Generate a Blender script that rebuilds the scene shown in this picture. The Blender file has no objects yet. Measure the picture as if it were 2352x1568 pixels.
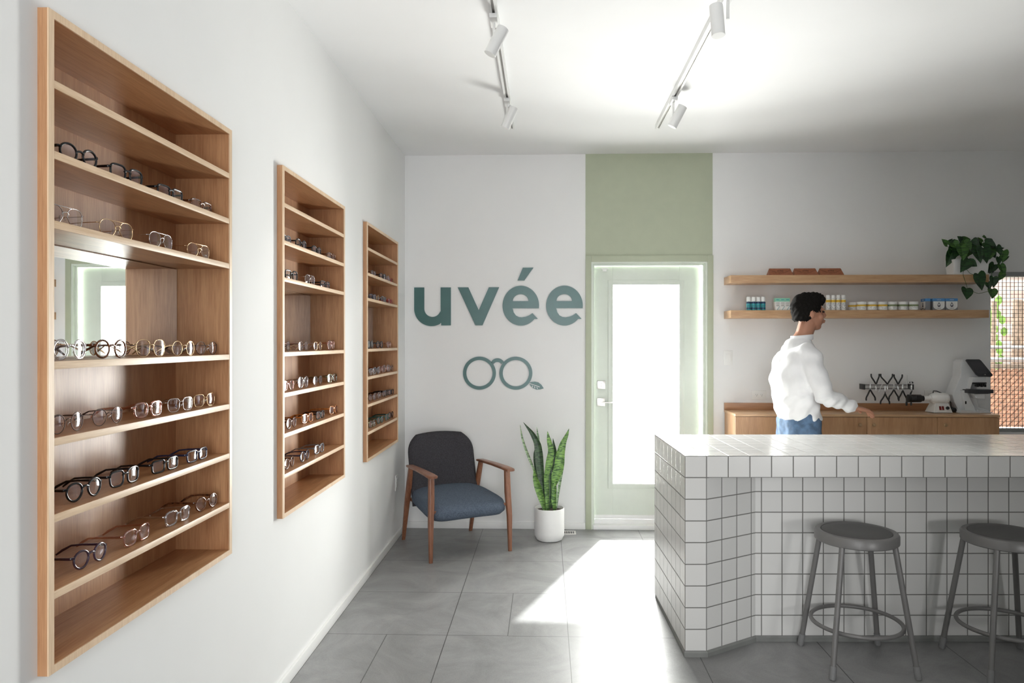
import bpy, bmesh, math, random
from mathutils import Vector, Matrix
PI = math.pi
random.seed(7)
scene = bpy.context.scene
COL = scene.collection
TH = 0.0317                      # the room is turned this much against the view and the counter

def c2r(lat, dep):               # survey point (across, away) -> room x, y
    return (lat*math.cos(TH) - dep*math.sin(TH), lat*math.sin(TH) + dep*math.cos(TH))

# ------------------------------------------------------------------ materials
def new_mat(name):
    m = bpy.data.materials.new(name); m.use_nodes = True
    nt = m.node_tree
    return m, nt, nt.nodes['Principled BSDF']

def noise_bump(nt, b, scale, strength, dist=0.002, vec=None):
    n = nt.nodes.new('ShaderNodeTexNoise'); n.inputs['Scale'].default_value = scale; n.inputs['Detail'].default_value = 4
    bp = nt.nodes.new('ShaderNodeBump'); bp.inputs['Strength'].default_value = strength; bp.inputs['Distance'].default_value = dist
    if vec: nt.links.new(vec, n.inputs['Vector'])
    nt.links.new(n.outputs['Fac'], bp.inputs['Height']); nt.links.new(bp.outputs['Normal'], b.inputs['Normal'])

def plain(name, col, rough=0.5, metal=0.0, spec=0.5, vary=0.06, scale=12.0, bump=0.0, emit=None, coat=0.0, alpha=None):
    m, nt, b = new_mat(name)
    tc = nt.nodes.new('ShaderNodeTexCoord')
    n = nt.nodes.new('ShaderNodeTexNoise'); n.inputs['Scale'].default_value = scale; n.inputs['Detail'].default_value = 3
    nt.links.new(tc.outputs['Object'], n.inputs['Vector'])
    r = nt.nodes.new('ShaderNodeValToRGB')
    r.color_ramp.elements[0].position = 0.3; r.color_ramp.elements[1].position = 0.7
    r.color_ramp.elements[0].color = (*[max(0, c*(1-vary)) for c in col], 1)
    r.color_ramp.elements[1].color = (*[min(1, c*(1+vary)) for c in col], 1)
    nt.links.new(n.outputs['Fac'], r.inputs['Fac']); nt.links.new(r.outputs['Color'], b.inputs['Base Color'])
    b.inputs['Roughness'].default_value = rough; b.inputs['Metallic'].default_value = metal
    b.inputs['Specular IOR Level'].default_value = spec
    if coat: b.inputs['Coat Weight'].default_value = coat
    if bump: noise_bump(nt, b, scale*8, bump, 0.001, tc.outputs['Object'])
    if emit:
        b.inputs['Emission Color'].default_value = (*emit[0], 1); b.inputs['Emission Strength'].default_value = emit[1]
    return m

def wood(name, dark, light, axis, rough=0.4, fine=1.0, coat=0.15):
    """long grain along AXIS (0,1,2) of the object's own coordinates"""
    m, nt, b = new_mat(name); L = nt.links
    tc = nt.nodes.new('ShaderNodeTexCoord')
    mp = nt.nodes.new('ShaderNodeMapping'); s = [1.0, 1.0, 1.0]; s[axis] = 0.04
    mp.inputs['Scale'].default_value = s; L.new(tc.outputs['Object'], mp.inputs['Vector'])
    n1 = nt.nodes.new('ShaderNodeTexNoise'); n1.inputs['Scale'].default_value = 260*fine; n1.inputs['Detail'].default_value = 5; n1.inputs['Roughness'].default_value = .65
    mp2 = nt.nodes.new('ShaderNodeMapping'); s2 = [1.0, 1.0, 1.0]; s2[axis] = 0.12
    mp2.inputs['Scale'].default_value = s2; L.new(tc.outputs['Object'], mp2.inputs['Vector'])
    n2 = nt.nodes.new('ShaderNodeTexNoise'); n2.inputs['Scale'].default_value = 16*fine; n2.inputs['Detail'].default_value = 3; n2.inputs['Distortion'].default_value = 1.2
    L.new(mp.outputs[0], n1.inputs['Vector']); L.new(mp2.outputs[0], n2.inputs['Vector'])
    mx = nt.nodes.new('ShaderNodeMix'); mx.inputs[0].default_value = .42
    L.new(n1.outputs['Fac'], mx.inputs[2]); L.new(n2.outputs['Fac'], mx.inputs[3])
    r = nt.nodes.new('ShaderNodeValToRGB')
    r.color_ramp.elements[0].position = 0.36; r.color_ramp.elements[1].position = 0.62
    r.color_ramp.elements[0].color = (*dark, 1); r.color_ramp.elements[1].color = (*light, 1)
    L.new(mx.outputs[0], r.inputs['Fac']); L.new(r.outputs['Color'], b.inputs['Base Color'])
    bp = nt.nodes.new('ShaderNodeBump'); bp.inputs['Strength'].default_value = .12; bp.inputs['Distance'].default_value = .001
    L.new(n1.outputs['Fac'], bp.inputs['Height']); L.new(bp.outputs['Normal'], b.inputs['Normal'])
    b.inputs['Roughness'].default_value = rough; b.inputs['Coat Weight'].default_value = coat; b.inputs['Coat Roughness'].default_value = .35
    return m

def glassy(name, tint=(1, 1, 1), gloss=0.12, rough=0.02, gcol=(1, 1, 1)):
    """thin clear sheet: mostly see-through, a little mirror-like"""
    m = bpy.data.materials.new(name); m.use_nodes = True; nt = m.node_tree; nt.nodes.clear()
    o = nt.nodes.new('ShaderNodeOutputMaterial'); mx = nt.nodes.new('ShaderNodeMixShader')
    t = nt.nodes.new('ShaderNodeBsdfTransparent'); g = nt.nodes.new('ShaderNodeBsdfGlossy')
    lw = nt.nodes.new('ShaderNodeLayerWeight'); lw.inputs['Blend'].default_value = .25
    ad = nt.nodes.new('ShaderNodeMath'); ad.operation = 'MULTIPLY_ADD'; ad.inputs[1].default_value = .6; ad.inputs[2].default_value = gloss; ad.use_clamp = True
    nt.links.new(lw.outputs['Fresnel'], ad.inputs[0]); nt.links.new(ad.outputs[0], mx.inputs[0])
    t.inputs[0].default_value = (*tint, 1); g.inputs[0].default_value = (*gcol, 1); g.inputs['Roughness'].default_value = rough
    nt.links.new(t.outputs[0], mx.inputs[1]); nt.links.new(g.outputs[0], mx.inputs[2]); nt.links.new(mx.outputs[0], o.inputs[0])
    return m

def math_node(nt, op, a=None, b=None, c=None):
    n = nt.nodes.new('ShaderNodeMath'); n.operation = op
    for i, v in enumerate((a, b, c)):
        if v is None: continue
        if isinstance(v, (int, float)): n.inputs[i].default_value = v
        else: nt.links.new(v, n.inputs[i])
    return n.outputs[0]

def tile_mat(name, col, grout, P, g, rough, var=0.03):
    m, nt, b = new_mat(name)
    uv = nt.nodes.new('ShaderNodeUVMap'); uv.uv_map = 'UVMap'
    sp = nt.nodes.new('ShaderNodeSeparateXYZ'); nt.links.new(uv.outputs[0], sp.inputs[0])
    du = math_node(nt, 'PINGPONG', sp.outputs[0], P/2); dv = math_node(nt, 'PINGPONG', sp.outputs[1], P/2)
    d = math_node(nt, 'MINIMUM', du, dv)
    mr = nt.nodes.new('ShaderNodeMapRange'); mr.inputs[1].default_value = g*.42; mr.inputs[2].default_value = g*.62
    nt.links.new(d, mr.inputs[0])
    fu = math_node(nt, 'FLOOR', math_node(nt, 'DIVIDE', sp.outputs[0], P)); fv = math_node(nt, 'FLOOR', math_node(nt, 'DIVIDE', sp.outputs[1], P))
    cb = nt.nodes.new('ShaderNodeCombineXYZ'); nt.links.new(fu, cb.inputs[0]); nt.links.new(fv, cb.inputs[1])
    wn = nt.nodes.new('ShaderNodeTexWhiteNoise'); nt.links.new(cb.outputs[0], wn.inputs['Vector'])
    mc = nt.nodes.new('ShaderNodeMix'); mc.data_type = 'RGBA'
    mc.inputs[6].default_value = (*[c*(1-var) for c in col], 1); mc.inputs[7].default_value = (*[min(1, c*(1+var)) for c in col], 1)
    nt.links.new(wn.outputs['Value'], mc.inputs[0])
    mx = nt.nodes.new('ShaderNodeMix'); mx.data_type = 'RGBA'; mx.inputs[6].default_value = (*grout, 1)
    nt.links.new(mr.outputs[0], mx.inputs[0]); nt.links.new(mc.outputs[2], mx.inputs[7]); nt.links.new(mx.outputs[2], b.inputs['Base Color'])
    mh = nt.nodes.new('ShaderNodeMapRange'); mh.inputs[1].default_value = g*.4; mh.inputs[2].default_value = g*1.0; nt.links.new(d, mh.inputs[0])
    bp = nt.nodes.new('ShaderNodeBump'); bp.inputs['Strength'].default_value = .7; bp.inputs['Distance'].default_value = .0015
    nt.links.new(mh.outputs[0], bp.inputs['Height']); nt.links.new(bp.outputs[0], b.inputs['Normal'])
    rr = nt.nodes.new('ShaderNodeMapRange'); rr.inputs[3].default_value = .9; rr.inputs[4].default_value = rough
    nt.links.new(mr.outputs[0], rr.inputs[0]); nt.links.new(rr.outputs[0], b.inputs['Roughness'])
    return m

def floor_mat():
    m, nt, b = new_mat('slate_floor_tiles'); L = nt.links
    g = nt.nodes.new('ShaderNodeNewGeometry'); sp = nt.nodes.new('ShaderNodeSeparateXYZ'); L.new(g.outputs['Position'], sp.inputs[0])
    x = math_node(nt, 'ADD', sp.outputs[0], .506+6.2); y = math_node(nt, 'ADD', sp.outputs[1], -5.50+12.4)
    d = math_node(nt, 'MINIMUM', math_node(nt, 'PINGPONG', x, .31), math_node(nt, 'PINGPONG', y, .31))
    def seg(x0, y0, y1):
        a = math_node(nt, 'ABSOLUTE', math_node(nt, 'ADD', sp.outputs[0], -x0))
        o1 = math_node(nt, 'LESS_THAN', sp.outputs[1], y0); o2 = math_node(nt, 'GREATER_THAN', sp.outputs[1], y1)
        return math_node(nt, 'ADD', math_node(nt, 'ADD', a, o1), o2)
    d = math_node(nt, 'MINIMUM', d, seg(-.195, 3.64, 4.26)); d = math_node(nt, 'MINIMUM', d, seg(-.816, 2.4, 3.64))
    d = math_node(nt, 'MINIMUM', d, seg(1.355, 1.8, 3.64))
    mr = nt.nodes.new('ShaderNodeMapRange'); mr.inputs[1].default_value = .0012; mr.inputs[2].default_value = .0028; L.new(d, mr.inputs[0])
    n1 = nt.nodes.new('ShaderNodeTexNoise'); n1.inputs['Scale'].default_value = 2.2; n1.inputs['Detail'].default_value = 9; n1.inputs['Roughness'].default_value = .7; n1.inputs['Distortion'].default_value = 1.5
    n2 = nt.nodes.new('ShaderNodeTexNoise'); n2.inputs['Scale'].default_value = 160; n2.inputs['Detail'].default_value = 2
    L.new(g.outputs['Position'], n1.inputs['Vector']); L.new(g.outputs['Position'], n2.inputs['Vector'])
    mx0 = nt.nodes.new('ShaderNodeMix'); mx0.inputs[0].default_value = .22; L.new(n1.outputs['Fac'], mx0.inputs[2]); L.new(n2.outputs['Fac'], mx0.inputs[3])
    r = nt.nodes.new('ShaderNodeValToRGB'); r.color_ramp.elements[0].position = .34; r.color_ramp.elements[1].position = .68
    r.color_ramp.elements[0].color = (.165, .165, .165, 1); r.color_ramp.elements[1].color = (.31, .31, .31, 1)
    L.new(mx0.outputs[0], r.inputs[0])
    mx = nt.nodes.new('ShaderNodeMix'); mx.data_type = 'RGBA'; mx.inputs[6].default_value = (.035, .035, .035, 1)
    L.new(mr.outputs[0], mx.inputs[0]); L.new(r.outputs[0], mx.inputs[7]); L.new(mx.outputs[2], b.inputs['Base Color'])
    b.inputs['Roughness'].default_value = .40; b.inputs['Specular IOR Level'].default_value = .8
    bp = nt.nodes.new('ShaderNodeBump'); bp.inputs['Strength'].default_value = .25; bp.inputs['Distance'].default_value = .001
    L.new(mx0.outputs[0], bp.inputs['Height']); L.new(bp.outputs[0], b.inputs['Normal'])
    return m

M = {}
M['wall'] = plain('white_wall_paint', (.83, .83, .825), .75, vary=.01, scale=3, bump=.04)
M['ceiling'] = plain('white_ceiling_paint', (.86, .86, .86), .8, vary=.01, scale=3)
M['green'] = plain('sage_green_paint', (.43, .465, .345), .55, vary=.02)
M['green_overlit'] = plain('sage_green_overlit', (.66, .705, .635), .4, vary=.02)  # same sage paint, its colour lightened for the overlit door
M['base'] = plain('white_trim_paint', (.82, .82, .81), .45, vary=.01)
M['sill'] = plain('pale_metal_sill', (.8, .8, .8), .35, vary=.02)
M['floor'] = floor_mat()
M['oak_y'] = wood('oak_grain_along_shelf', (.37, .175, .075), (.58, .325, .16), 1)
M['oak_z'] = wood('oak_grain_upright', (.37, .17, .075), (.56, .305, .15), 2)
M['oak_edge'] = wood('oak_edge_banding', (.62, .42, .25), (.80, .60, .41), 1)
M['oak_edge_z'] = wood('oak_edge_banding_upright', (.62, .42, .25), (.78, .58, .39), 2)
M['oak_x'] = wood('oak_grain_along_wall', (.42, .235, .115), (.60, .385, .215), 0)
M['oak_dark_x'] = wood('oak_backsplash', (.33, .155, .07), (.46, .24, .12), 0)
M['oak_front'] = wood('oak_door_veneer', (.36, .185, .085), (.52, .30, .155), 2)
M['walnut'] = wood('walnut_chair_wood', (.13, .045, .022), (.30, .125, .065), 2, .35, 1.0, .3)
M['mirror'] = plain('mirror_silver', (.93, .95, .94), .01, 1.0, vary=0)
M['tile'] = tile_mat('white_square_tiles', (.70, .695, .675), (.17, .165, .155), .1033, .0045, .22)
M['tile_top'] = tile_mat('white_top_tiles_sheen', (.78, .78, .765), (.60, .60, .59), .1033, .0045, .2)  # grout pale on top: a glancing reflection put into its colour
M['cove'] = plain('grey_cove_base', (.20, .205, .195), .6, vary=.1)
M['steel_grey'] = plain('grey_painted_steel', (.17, .166, .162), .38, .1, vary=.04)
M['vinyl'] = plain('dark_grey_vinyl', (.075, .073, .072), .5, vary=.06, scale=60, bump=.1)
M['rubber'] = plain('grey_rubber', (.20, .20, .20), .6)
M['blackplastic'] = plain('black_plastic', (.012, .012, .013), .3, vary=.1)
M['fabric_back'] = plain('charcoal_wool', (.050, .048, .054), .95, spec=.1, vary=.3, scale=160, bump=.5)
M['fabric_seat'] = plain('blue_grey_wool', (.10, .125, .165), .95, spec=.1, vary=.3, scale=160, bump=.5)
M['pot'] = plain('white_ceramic', (.84, .84, .83), .4, vary=.02, bump=.05)
M['soil'] = plain('dark_soil', (.05, .03, .022), .95, vary=.5, scale=90, bump=.8)
M['teal'] = plain('teal_sign_letters', (.045, .13, .125), .3, vary=.05)
M['white_metal'] = plain('white_powder_coat', (.78, .78, .77), .35, vary=.02)
M['track'] = plain('white_track', (.80, .80, .79), .3, vary=.02)
M['track_dark'] = plain('track_groove', (.30, .29, .27), .4, .5, vary=.05)
M['clear_plastic'] = glassy('clear_adapter', (.93, .93, .93), .12, .1)
M['lamp_on'] = plain('lamp_glow', (1, 1, 1), .5, emit=((1, .93, .8), 14))
M['steel'] = plain('polished_steel', (.62, .62, .61), .22, 1.0, vary=.05)
M['nickel'] = plain('satin_nickel', (.74, .72, .68), .3, .9, vary=.03)
M['pane'] = glassy('window_pane', (.97, .98, .97), .04, .01)
M['plate'] = plain('white_cover_plate', (.82, .82, .80), .35, vary=.01)
M['slot'] = plain('dark_slots', (.08, .08, .08), .5)

# ------------------------------------------------------------------ mesh helpers
def bx(bm, x0, x1, y0, y1, z0, z1, bev=0.0, seg=2):
    r = bmesh.ops.create_cube(bm, size=1.0)
    vs = r['verts']
    for v in vs:
        v.co = Vector(((x0+x1)/2 + v.co.x*(x1-x0), (y0+y1)/2 + v.co.y*(y1-y0), (z0+z1)/2 + v.co.z*(z1-z0)))
    if bev > 0:
        es = list({e for v in vs for e in v.link_edges})
        bmesh.ops.bevel(bm, geom=es, offset=bev, segments=seg, profile=.6, affect='EDGES')
    return bm

def B(): return bmesh.new()
def box(x0, x1, y0, y1, z0, z1, bev=0.0): return bx(B(), x0, x1, y0, y1, z0, z1, bev)

def sweep(bm, pts, ra, rb=None, n=10, closed=False, up=Vector((0, 0, 1)), cap=True, sq=2.0):
    """tube along pts. ra: half size sideways, rb: half size along UP; scalars or lists"""
    pts = [Vector(p) for p in pts]; N = len(pts)
    if rb is None: rb = ra
    A = ra if isinstance(ra, (list, tuple)) else [ra]*N
    Bb = rb if isinstance(rb, (list, tuple)) else [rb]*N
    rings = []
    for i, p in enumerate(pts):
        a = pts[(i-1) % N] if (closed or i > 0) else p
        c = pts[(i+1) % N] if (closed or i < N-1) else p
        t = (c-a).normalized()
        s = t.cross(up)
        if s.length < 1e-4: s = t.cross(Vector((1, 0, 0)))
        s.normalize(); u = s.cross(t).normalized()
        ring = []
        for k in range(n):
            an = 2*PI*(k+.5)/n; cc, ss = math.cos(an), math.sin(an)
            e = 2.0/sq
            ring.append(bm.verts.new(p + s*(A[i]*math.copysign(abs(cc)**e, cc)) + u*(Bb[i]*math.copysign(abs(ss)**e, ss))))
        rings.append(ring)
    R = N if closed else N-1
    for i in range(R):
        r0, r1 = rings[i], rings[(i+1) % N]
        for k in range(n): bm.faces.new((r0[k], r0[(k+1) % n], r1[(k+1) % n], r1[k]))
    if cap and not closed:
        bm.faces.new(rings[0][::-1]); bm.faces.new(rings[-1])
    return bm

def lathe(bm, prof, n=40, cx=0, cy=0, z0=0, m=None):
    """profile of (radius, z); m: matrix"""
    rings = []
    for r, z in prof:
        if r < 1e-5: rings.append([bm.verts.new((cx, cy, z0+z))])
        else: rings.append([bm.verts.new((cx+r*math.cos(2*PI*k/n), cy+r*math.sin(2*PI*k/n), z0+z)) for k in range(n)])
    for a, b in zip(rings, rings[1:]):
        for k in range(n):
            if len(a) == 1 and len(b) == 1: continue
            if len(a) == 1: bm.faces.new((a[0], b[(k+1) % n], b[k]))
            elif len(b) == 1: bm.faces.new((a[k], a[(k+1) % n], b[0]))
            else: bm.faces.new((a[k], a[(k+1) % n], b[(k+1) % n], b[k]))
    if m is not None: bmesh.ops.transform(bm, matrix=m, verts=[v for r in rings for v in r])
    return bm

def poly(bm, pts, y0, y1):
    """prism from an x,z outline, between y0 and y1"""
    a = [bm.verts.new((x, y0, z)) for x, z in pts]; b = [bm.verts.new((x, y1, z)) for x, z in pts]
    bm.faces.new(a); bm.faces.new(b[::-1]); n = len(pts)
    for i in range(n): bm.faces.new((a[i], b[i], b[(i+1) % n], a[(i+1) % n]))
    return bm

def obj(name, bm, mat, parent=None, smooth=True, ang=35, bev=0.0):
    me = bpy.data.meshes.new(name)
    bmesh.ops.recalc_face_normals(bm, faces=bm.faces[:])
    bm.to_mesh(me); bm.free()
    me.materials.append(mat)
    if smooth:
        me.polygons.foreach_set('use_smooth', [True]*len(me.polygons))
        try: me.set_sharp_from_angle(angle=math.radians(ang))
        except Exception: pass
    o = bpy.data.objects.new(name, me); COL.objects.link(o)
    if parent: o.parent = parent
    if bev:
        b = o.modifiers.new('bevel', 'BEVEL'); b.width = bev; b.segments = 2; b.limit_method = 'ANGLE'
    return o

def thing(name, label, cat, loc=(0, 0, 0), rz=0.0, group=None):
    o = bpy.data.objects.new(name, None); COL.objects.link(o); o.empty_display_size = .05
    o.location = loc; o.rotation_euler = (0, 0, rz); o['label'] = label; o['category'] = cat
    if group: o['group'] = group
    return o

def tag(o, label, cat, group=None, loc=None):
    o['label'] = label; o['category'] = cat
    if group: o['group'] = group
    if loc: o.location = loc
    return o

def struct(name, bm, mat, parent=None, **k):
    o = obj(name, bm, mat, parent, **k)
    if parent is None: o['kind'] = 'structure'
    return o

def copy_tree(root, loc=None, rz=None, label=None, group=None):
    r = root.copy(); COL.objects.link(r)
    if loc is not None: r.location = loc
    if rz is not None: r.rotation_euler = (0, 0, rz)
    if label: r['label'] = label
    if group: r['group'] = group
    for ch in [o for o in COL.objects if o.parent == root]:
        c = ch.copy(); COL.objects.link(c); c.parent = r
        for g in [o for o in COL.objects if o.parent == ch]:
            d = g.copy(); COL.objects.link(d); d.parent = c
    return r

def curve_mesh(polys, depth):
    """flat outlines (lists of (x,y)); inner ones cut holes. returns a bmesh in x,y with thickness along z"""
    cu = bpy.data.curves.new('tmp', 'CURVE'); cu.dimensions = '2D'; cu.fill_mode = 'BOTH'; cu.extrude = depth/2
    for p in polys:
        s = cu.splines.new('POLY'); s.points.add(len(p)-1)
        for i, (x, y) in enumerate(p): s.points[i].co = (x, y, 0, 1)
        s.use_cyclic_u = True
    o = bpy.data.objects.new('tmp', cu); COL.objects.link(o)
    dg = bpy.context.evaluated_depsgraph_get()
    me = bpy.data.meshes.new_from_object(o.evaluated_get(dg))
    bpy.data.objects.remove(o); bpy.data.curves.remove(cu)
    bm = B(); bm.from_mesh(me); bpy.data.meshes.remove(me)
    return bm

def text_bm(s, size, depth):
    cu = bpy.data.curves.new('tmp', 'FONT'); cu.body = s; cu.size = size; cu.extrude = depth/2; cu.align_x = 'CENTER'; cu.align_y = 'CENTER'
    o = bpy.data.objects.new('tmp', cu); COL.objects.link(o)
    dg = bpy.context.evaluated_depsgraph_get()
    me = bpy.data.meshes.new_from_object(o.evaluated_get(dg))
    bpy.data.objects.remove(o); bpy.data.curves.remove(cu)
    bm = B(); bm.from_mesh(me); bpy.data.meshes.remove(me)
    return bm
UPRIGHT = Matrix.Rotation(PI/2, 4, 'X')     # x,y drawing -> x,z facing -y
def tf(bm, m): bmesh.ops.transform(bm, matrix=m, verts=bm.verts[:]); return bm
def T(x, y, z): return Matrix.Translation((x, y, z))

def melt(parts, voxel, smooth=4):
    """union of overlapping closed lumps into one skin"""
    me = bpy.data.meshes.new('tmp'); parts.to_mesh(me); parts.free()
    o = bpy.data.objects.new('tmp', me); COL.objects.link(o)
    r = o.modifiers.new('r', 'REMESH'); r.mode = 'VOXEL'; r.voxel_size = voxel
    s = o.modifiers.new('s', 'SMOOTH'); s.iterations = smooth; s.factor = .5
    dg = bpy.context.evaluated_depsgraph_get()
    m2 = bpy.data.meshes.new_from_object(o.evaluated_get(dg))
    bpy.data.objects.remove(o); bpy.data.meshes.remove(me)
    bm = B(); bm.from_mesh(m2); bpy.data.meshes.remove(m2)
    return bm

def ball(bm, c, r, n=14):
    r = Vector(r) if isinstance(r, (list, tuple)) else Vector((r, r, r))
    vs = bmesh.ops.create_uvsphere(bm, u_segments=n*2, v_segments=n, radius=1.0)['verts']
    for v in vs: v.co = Vector((v.co.x*r.x, v.co.y*r.y, v.co.z*r.z)) + Vector(c)
    return vs

def limb(bm, pts, n=8):
    """capsule chain; pts of (x,y,z,r)"""
    for p, q in zip(pts, pts[1:]):
        a, b = Vector(p[:3]), Vector(q[:3]); k = max(2, int((b-a).length/(min(p[3], q[3])*.5))+1)
        sweep(bm, [a.lerp(b, i/k) for i in range(k+1)], [p[3]+(q[3]-p[3])*i/k for i in range(k+1)], n=14)
    for p in pts: ball(bm, p[:3], p[3], n)

# ------------------------------------------------------------------ room shell
H = 3.005; YB = 5.74; XL = -1.14; XR = 5.6; YF = -2.6
CASE_Y = (1.566, 2.993, 4.420); CASE_L = .935; CZ0, CZ1 = .750, 2.250
struct('floor', box(-1.6, XR, YF, YB+.2, -.1, 0), M['floor'])
struct('ceiling', box(-1.6, XR, YF, YB+.2, H, H+.1), M['ceiling'])
bm = B()
ys = [YF]
for y in CASE_Y: ys += [y+.001, y+CASE_L-.001]
ys.append(YB+.2)
for i in range(len(ys)-1):
    if i % 2 == 0: bx(bm, XL-.35, XL, ys[i], ys[i+1], 0, H)
    else:
        bx(bm, XL-.35, XL, ys[i], ys[i+1], 0, CZ0+.001); bx(bm, XL-.35, XL, ys[i], ys[i+1], CZ1-.001, H)
struct('wall_left', bm, M['wall'], smooth=False)
DX0, DX1, DZ = .3627, 1.2859, 2.140                 # door opening
WX0, WX1, WZ0, WZ1 = 3.50, 4.75, .79, 2.05          # window opening
bm = B()
bx(bm, -1.5, DX0, YB, YB+.2, 0, H); bx(bm, DX0, DX1, YB, YB+.2, DZ, H); bx(bm, DX1, WX0, YB, YB+.2, 0, H)
bx(bm, WX0, WX1, YB, YB+.2, 0, WZ0); bx(bm, WX0, WX1, YB, YB+.2, WZ1, H); bx(bm, WX1, XR, YB, YB+.2, 0, H)
struct('wall_back', bm, M['wall'], smooth=False)
struct('wall_right', box(XR, XR+.15, YF, YB+.2, 0, H), M['wall'], smooth=False)
bm = B(); bx(bm, 1.22, XR, YF-.15, YF, 0, H); bx(bm, -1.6, 1.22, YF-.15, YF, 2.75, H)
struct('wall_front', bm, M['wall'], smooth=False)
struct('wall_shade_added', bx(B(), 1.10, 1.22, YF, 1.60, 0, H), plain('charcoal_shade_wall', (.07, .075, .07), .7, vary=.05, scale=3), smooth=False)      # unseen partition right of the viewer, added to shade the counter's right end
struct('baseboard_left', box(XL, XL+.014, YF, YB-.014, 0, .052, .002), M['base'])
struct('baseboard_back', box(XL, .315, YB-.014, YB, 0, .052, .002), M['base'])
struct('trim_1', box(.317, 1.3275, YB-.004, YB, 2.19, H), M['green'], smooth=False)     # painted panel above the door
bm = B()
bx(bm, .317, DX0, YB-.018, YB, 0, 2.19, .002); bx(bm, DX1, 1.331, YB-.018, YB, 0, 2.19, .002); bx(bm, DX0, DX1, YB-.018, YB, DZ, 2.19, .002)
struct('trim_2', bm, M['green'])
# jamb with two stepped stops
bm = B()
for (x0, x1) in ((DX0, DX0+.014), (DX1-.014, DX1)): bx(bm, x0, x1, YB-.01, YB+.16, 0, DZ)
bx(bm, DX0+.014, DX1-.014, YB-.01, YB+.16, DZ-.012, DZ)
bx(bm, DX0+.014, DX0+.026, YB+.02, YB+.045, 0, DZ-.012, .002); bx(bm, DX1-.03, DX1-.014, YB+.02, YB+.045, 0, DZ-.012, .002)
bx(bm, DX0+.026, DX1-.03, YB+.02, YB+.045, DZ-.026, DZ-.012, .002)
struct('trim_3', bm, M['green_overlit'])
struct('trim_4', bx(box(DX0+.0145, DX1-.0145, YB-.02, YB+.2, 0, .035, .004), DX0+.0145, DX1-.0145, YB+.04, YB+.2, .03, .066, .004), M['sill'])

# door_1
door = bpy.data.objects.new('door_1', None); COL.objects.link(door); door['kind'] = 'structure'; door.location = (.385, 5.80, .07)
SW, SH = .858, 2.045
gx0, gx1, gz0, gz1 = .155, .692, .283, 1.893
bm = B()
bx(bm, 0, gx0, 0, .042, .03, SH, .002); bx(bm, gx1, SW, 0, .042, .03, SH, .002)
bx(bm, gx0, gx1, 0, .042, .03, gz0, .002); bx(bm, gx0, gx1, 0, .042, gz1, SH, .002)
struct('door_slab', bm, M['green_overlit'], door)
bm = B()
w = .038
bx(bm, gx0-w, gx0+.003, -.009, 0, gz0-w, gz1+w, .004); bx(bm, gx1-.003, gx1+w, -.009, 0, gz0-w, gz1+w, .004)
bx(bm, gx0, gx1, -.009, 0, gz0-w, gz0+.003, .004); bx(bm, gx0, gx1, -.009, 0, gz1-.003, gz1+w, .004)
struct('glass_moulding', bm, M['green_overlit'], door)
struct('glass_pane', box(gx0, gx1, .016, .024, gz0, gz1), M['pane'], door)
struct('door_sweep', box(.004, SW-.004, -.006, .03, 0, .032, .003), M['sill'], door)
dz = 1.0134-.07
dh = struct('door_handle', box(.028, .092, -.012, 0, dz-.032, dz+.032, .002), M['nickel'], door)
bm = sweep(B(), [(.06, -.01, dz), (.06, -.05, dz)], .011, n=16); sweep(bm, [(.052, -.05, dz), (.19, -.05, dz)], .008, .005, n=12, sq=4)
struct('lever', bm, M['nickel'], dh)
dk = struct('deadbolt', box(.030, .094, -.012, 0, dz+.107, dz+.171, .002), M['nickel'], door)
bm = sweep(B(), [(.062, -.01, dz+.139), (.062, -.022, dz+.139)], .018, n=20); bx(bm, .057, .067, -.036, -.02, dz+.122, dz+.156, .003)
struct('thumb_turn', bm, M['nickel'], dk)
bm = B()
bx(bm, 1.2, 1.215, 5.775, 5.80, 0, .001)
bm.free()
o = obj('contact_sensor', bx(box(.06, .12, -.014, 0, 2.0, 2.014, .002), .073, .105, -.02, 0, 1.985, 2.0, .002), M['plate'])
tag(o, 'small white alarm sensor at the top left of the green door', 'sensor', loc=(.385, 5.80, .07+.015))

# window_1 with wire guard
win = bpy.data.objects.new('window_1', None); COL.objects.link(win); win['kind'] = 'structure'; win.location = (WX0, YB, WZ0)
W, Hh = WX1-WX0, WZ1-WZ0
M['alu'] = plain('grey_aluminium', (.36, .37, .37), .45, .5)
bm = B(); bx(bm, 0, W, -.006, .10, Hh-.035, Hh, .003); bx(bm, 0, W, .02, .10, 0, .03, .003); bx(bm, W-.04, W, .02, .1, .03, Hh-.035, .003)
struct('window_frame', bm, M['alu'], win)
struct('window_pane', box(.0, W-.04, .05, .056, .03, Hh-.035), M['pane'], win)
M['wire'] = plain('dark_steel_wire', (.10, .09, .08), .5, .6)
bm = B()
k = .016
while k < W-.04:
    bx(bm, k-.0015, k+.0015, .0, .003, .01, Hh-.035); k += .031
k = .02
while k < Hh-.035:
    bx(bm, 0.002, W-.04, .003, .006, k-.0015, k+.0015); k += .0305
o = obj('wire_screen', bm, M['wire'], smooth=False)
tag(o, 'dark square wire mesh guard fixed across the window at the right edge', 'window guard', loc=(WX0, YB+.025, WZ0))

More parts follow.
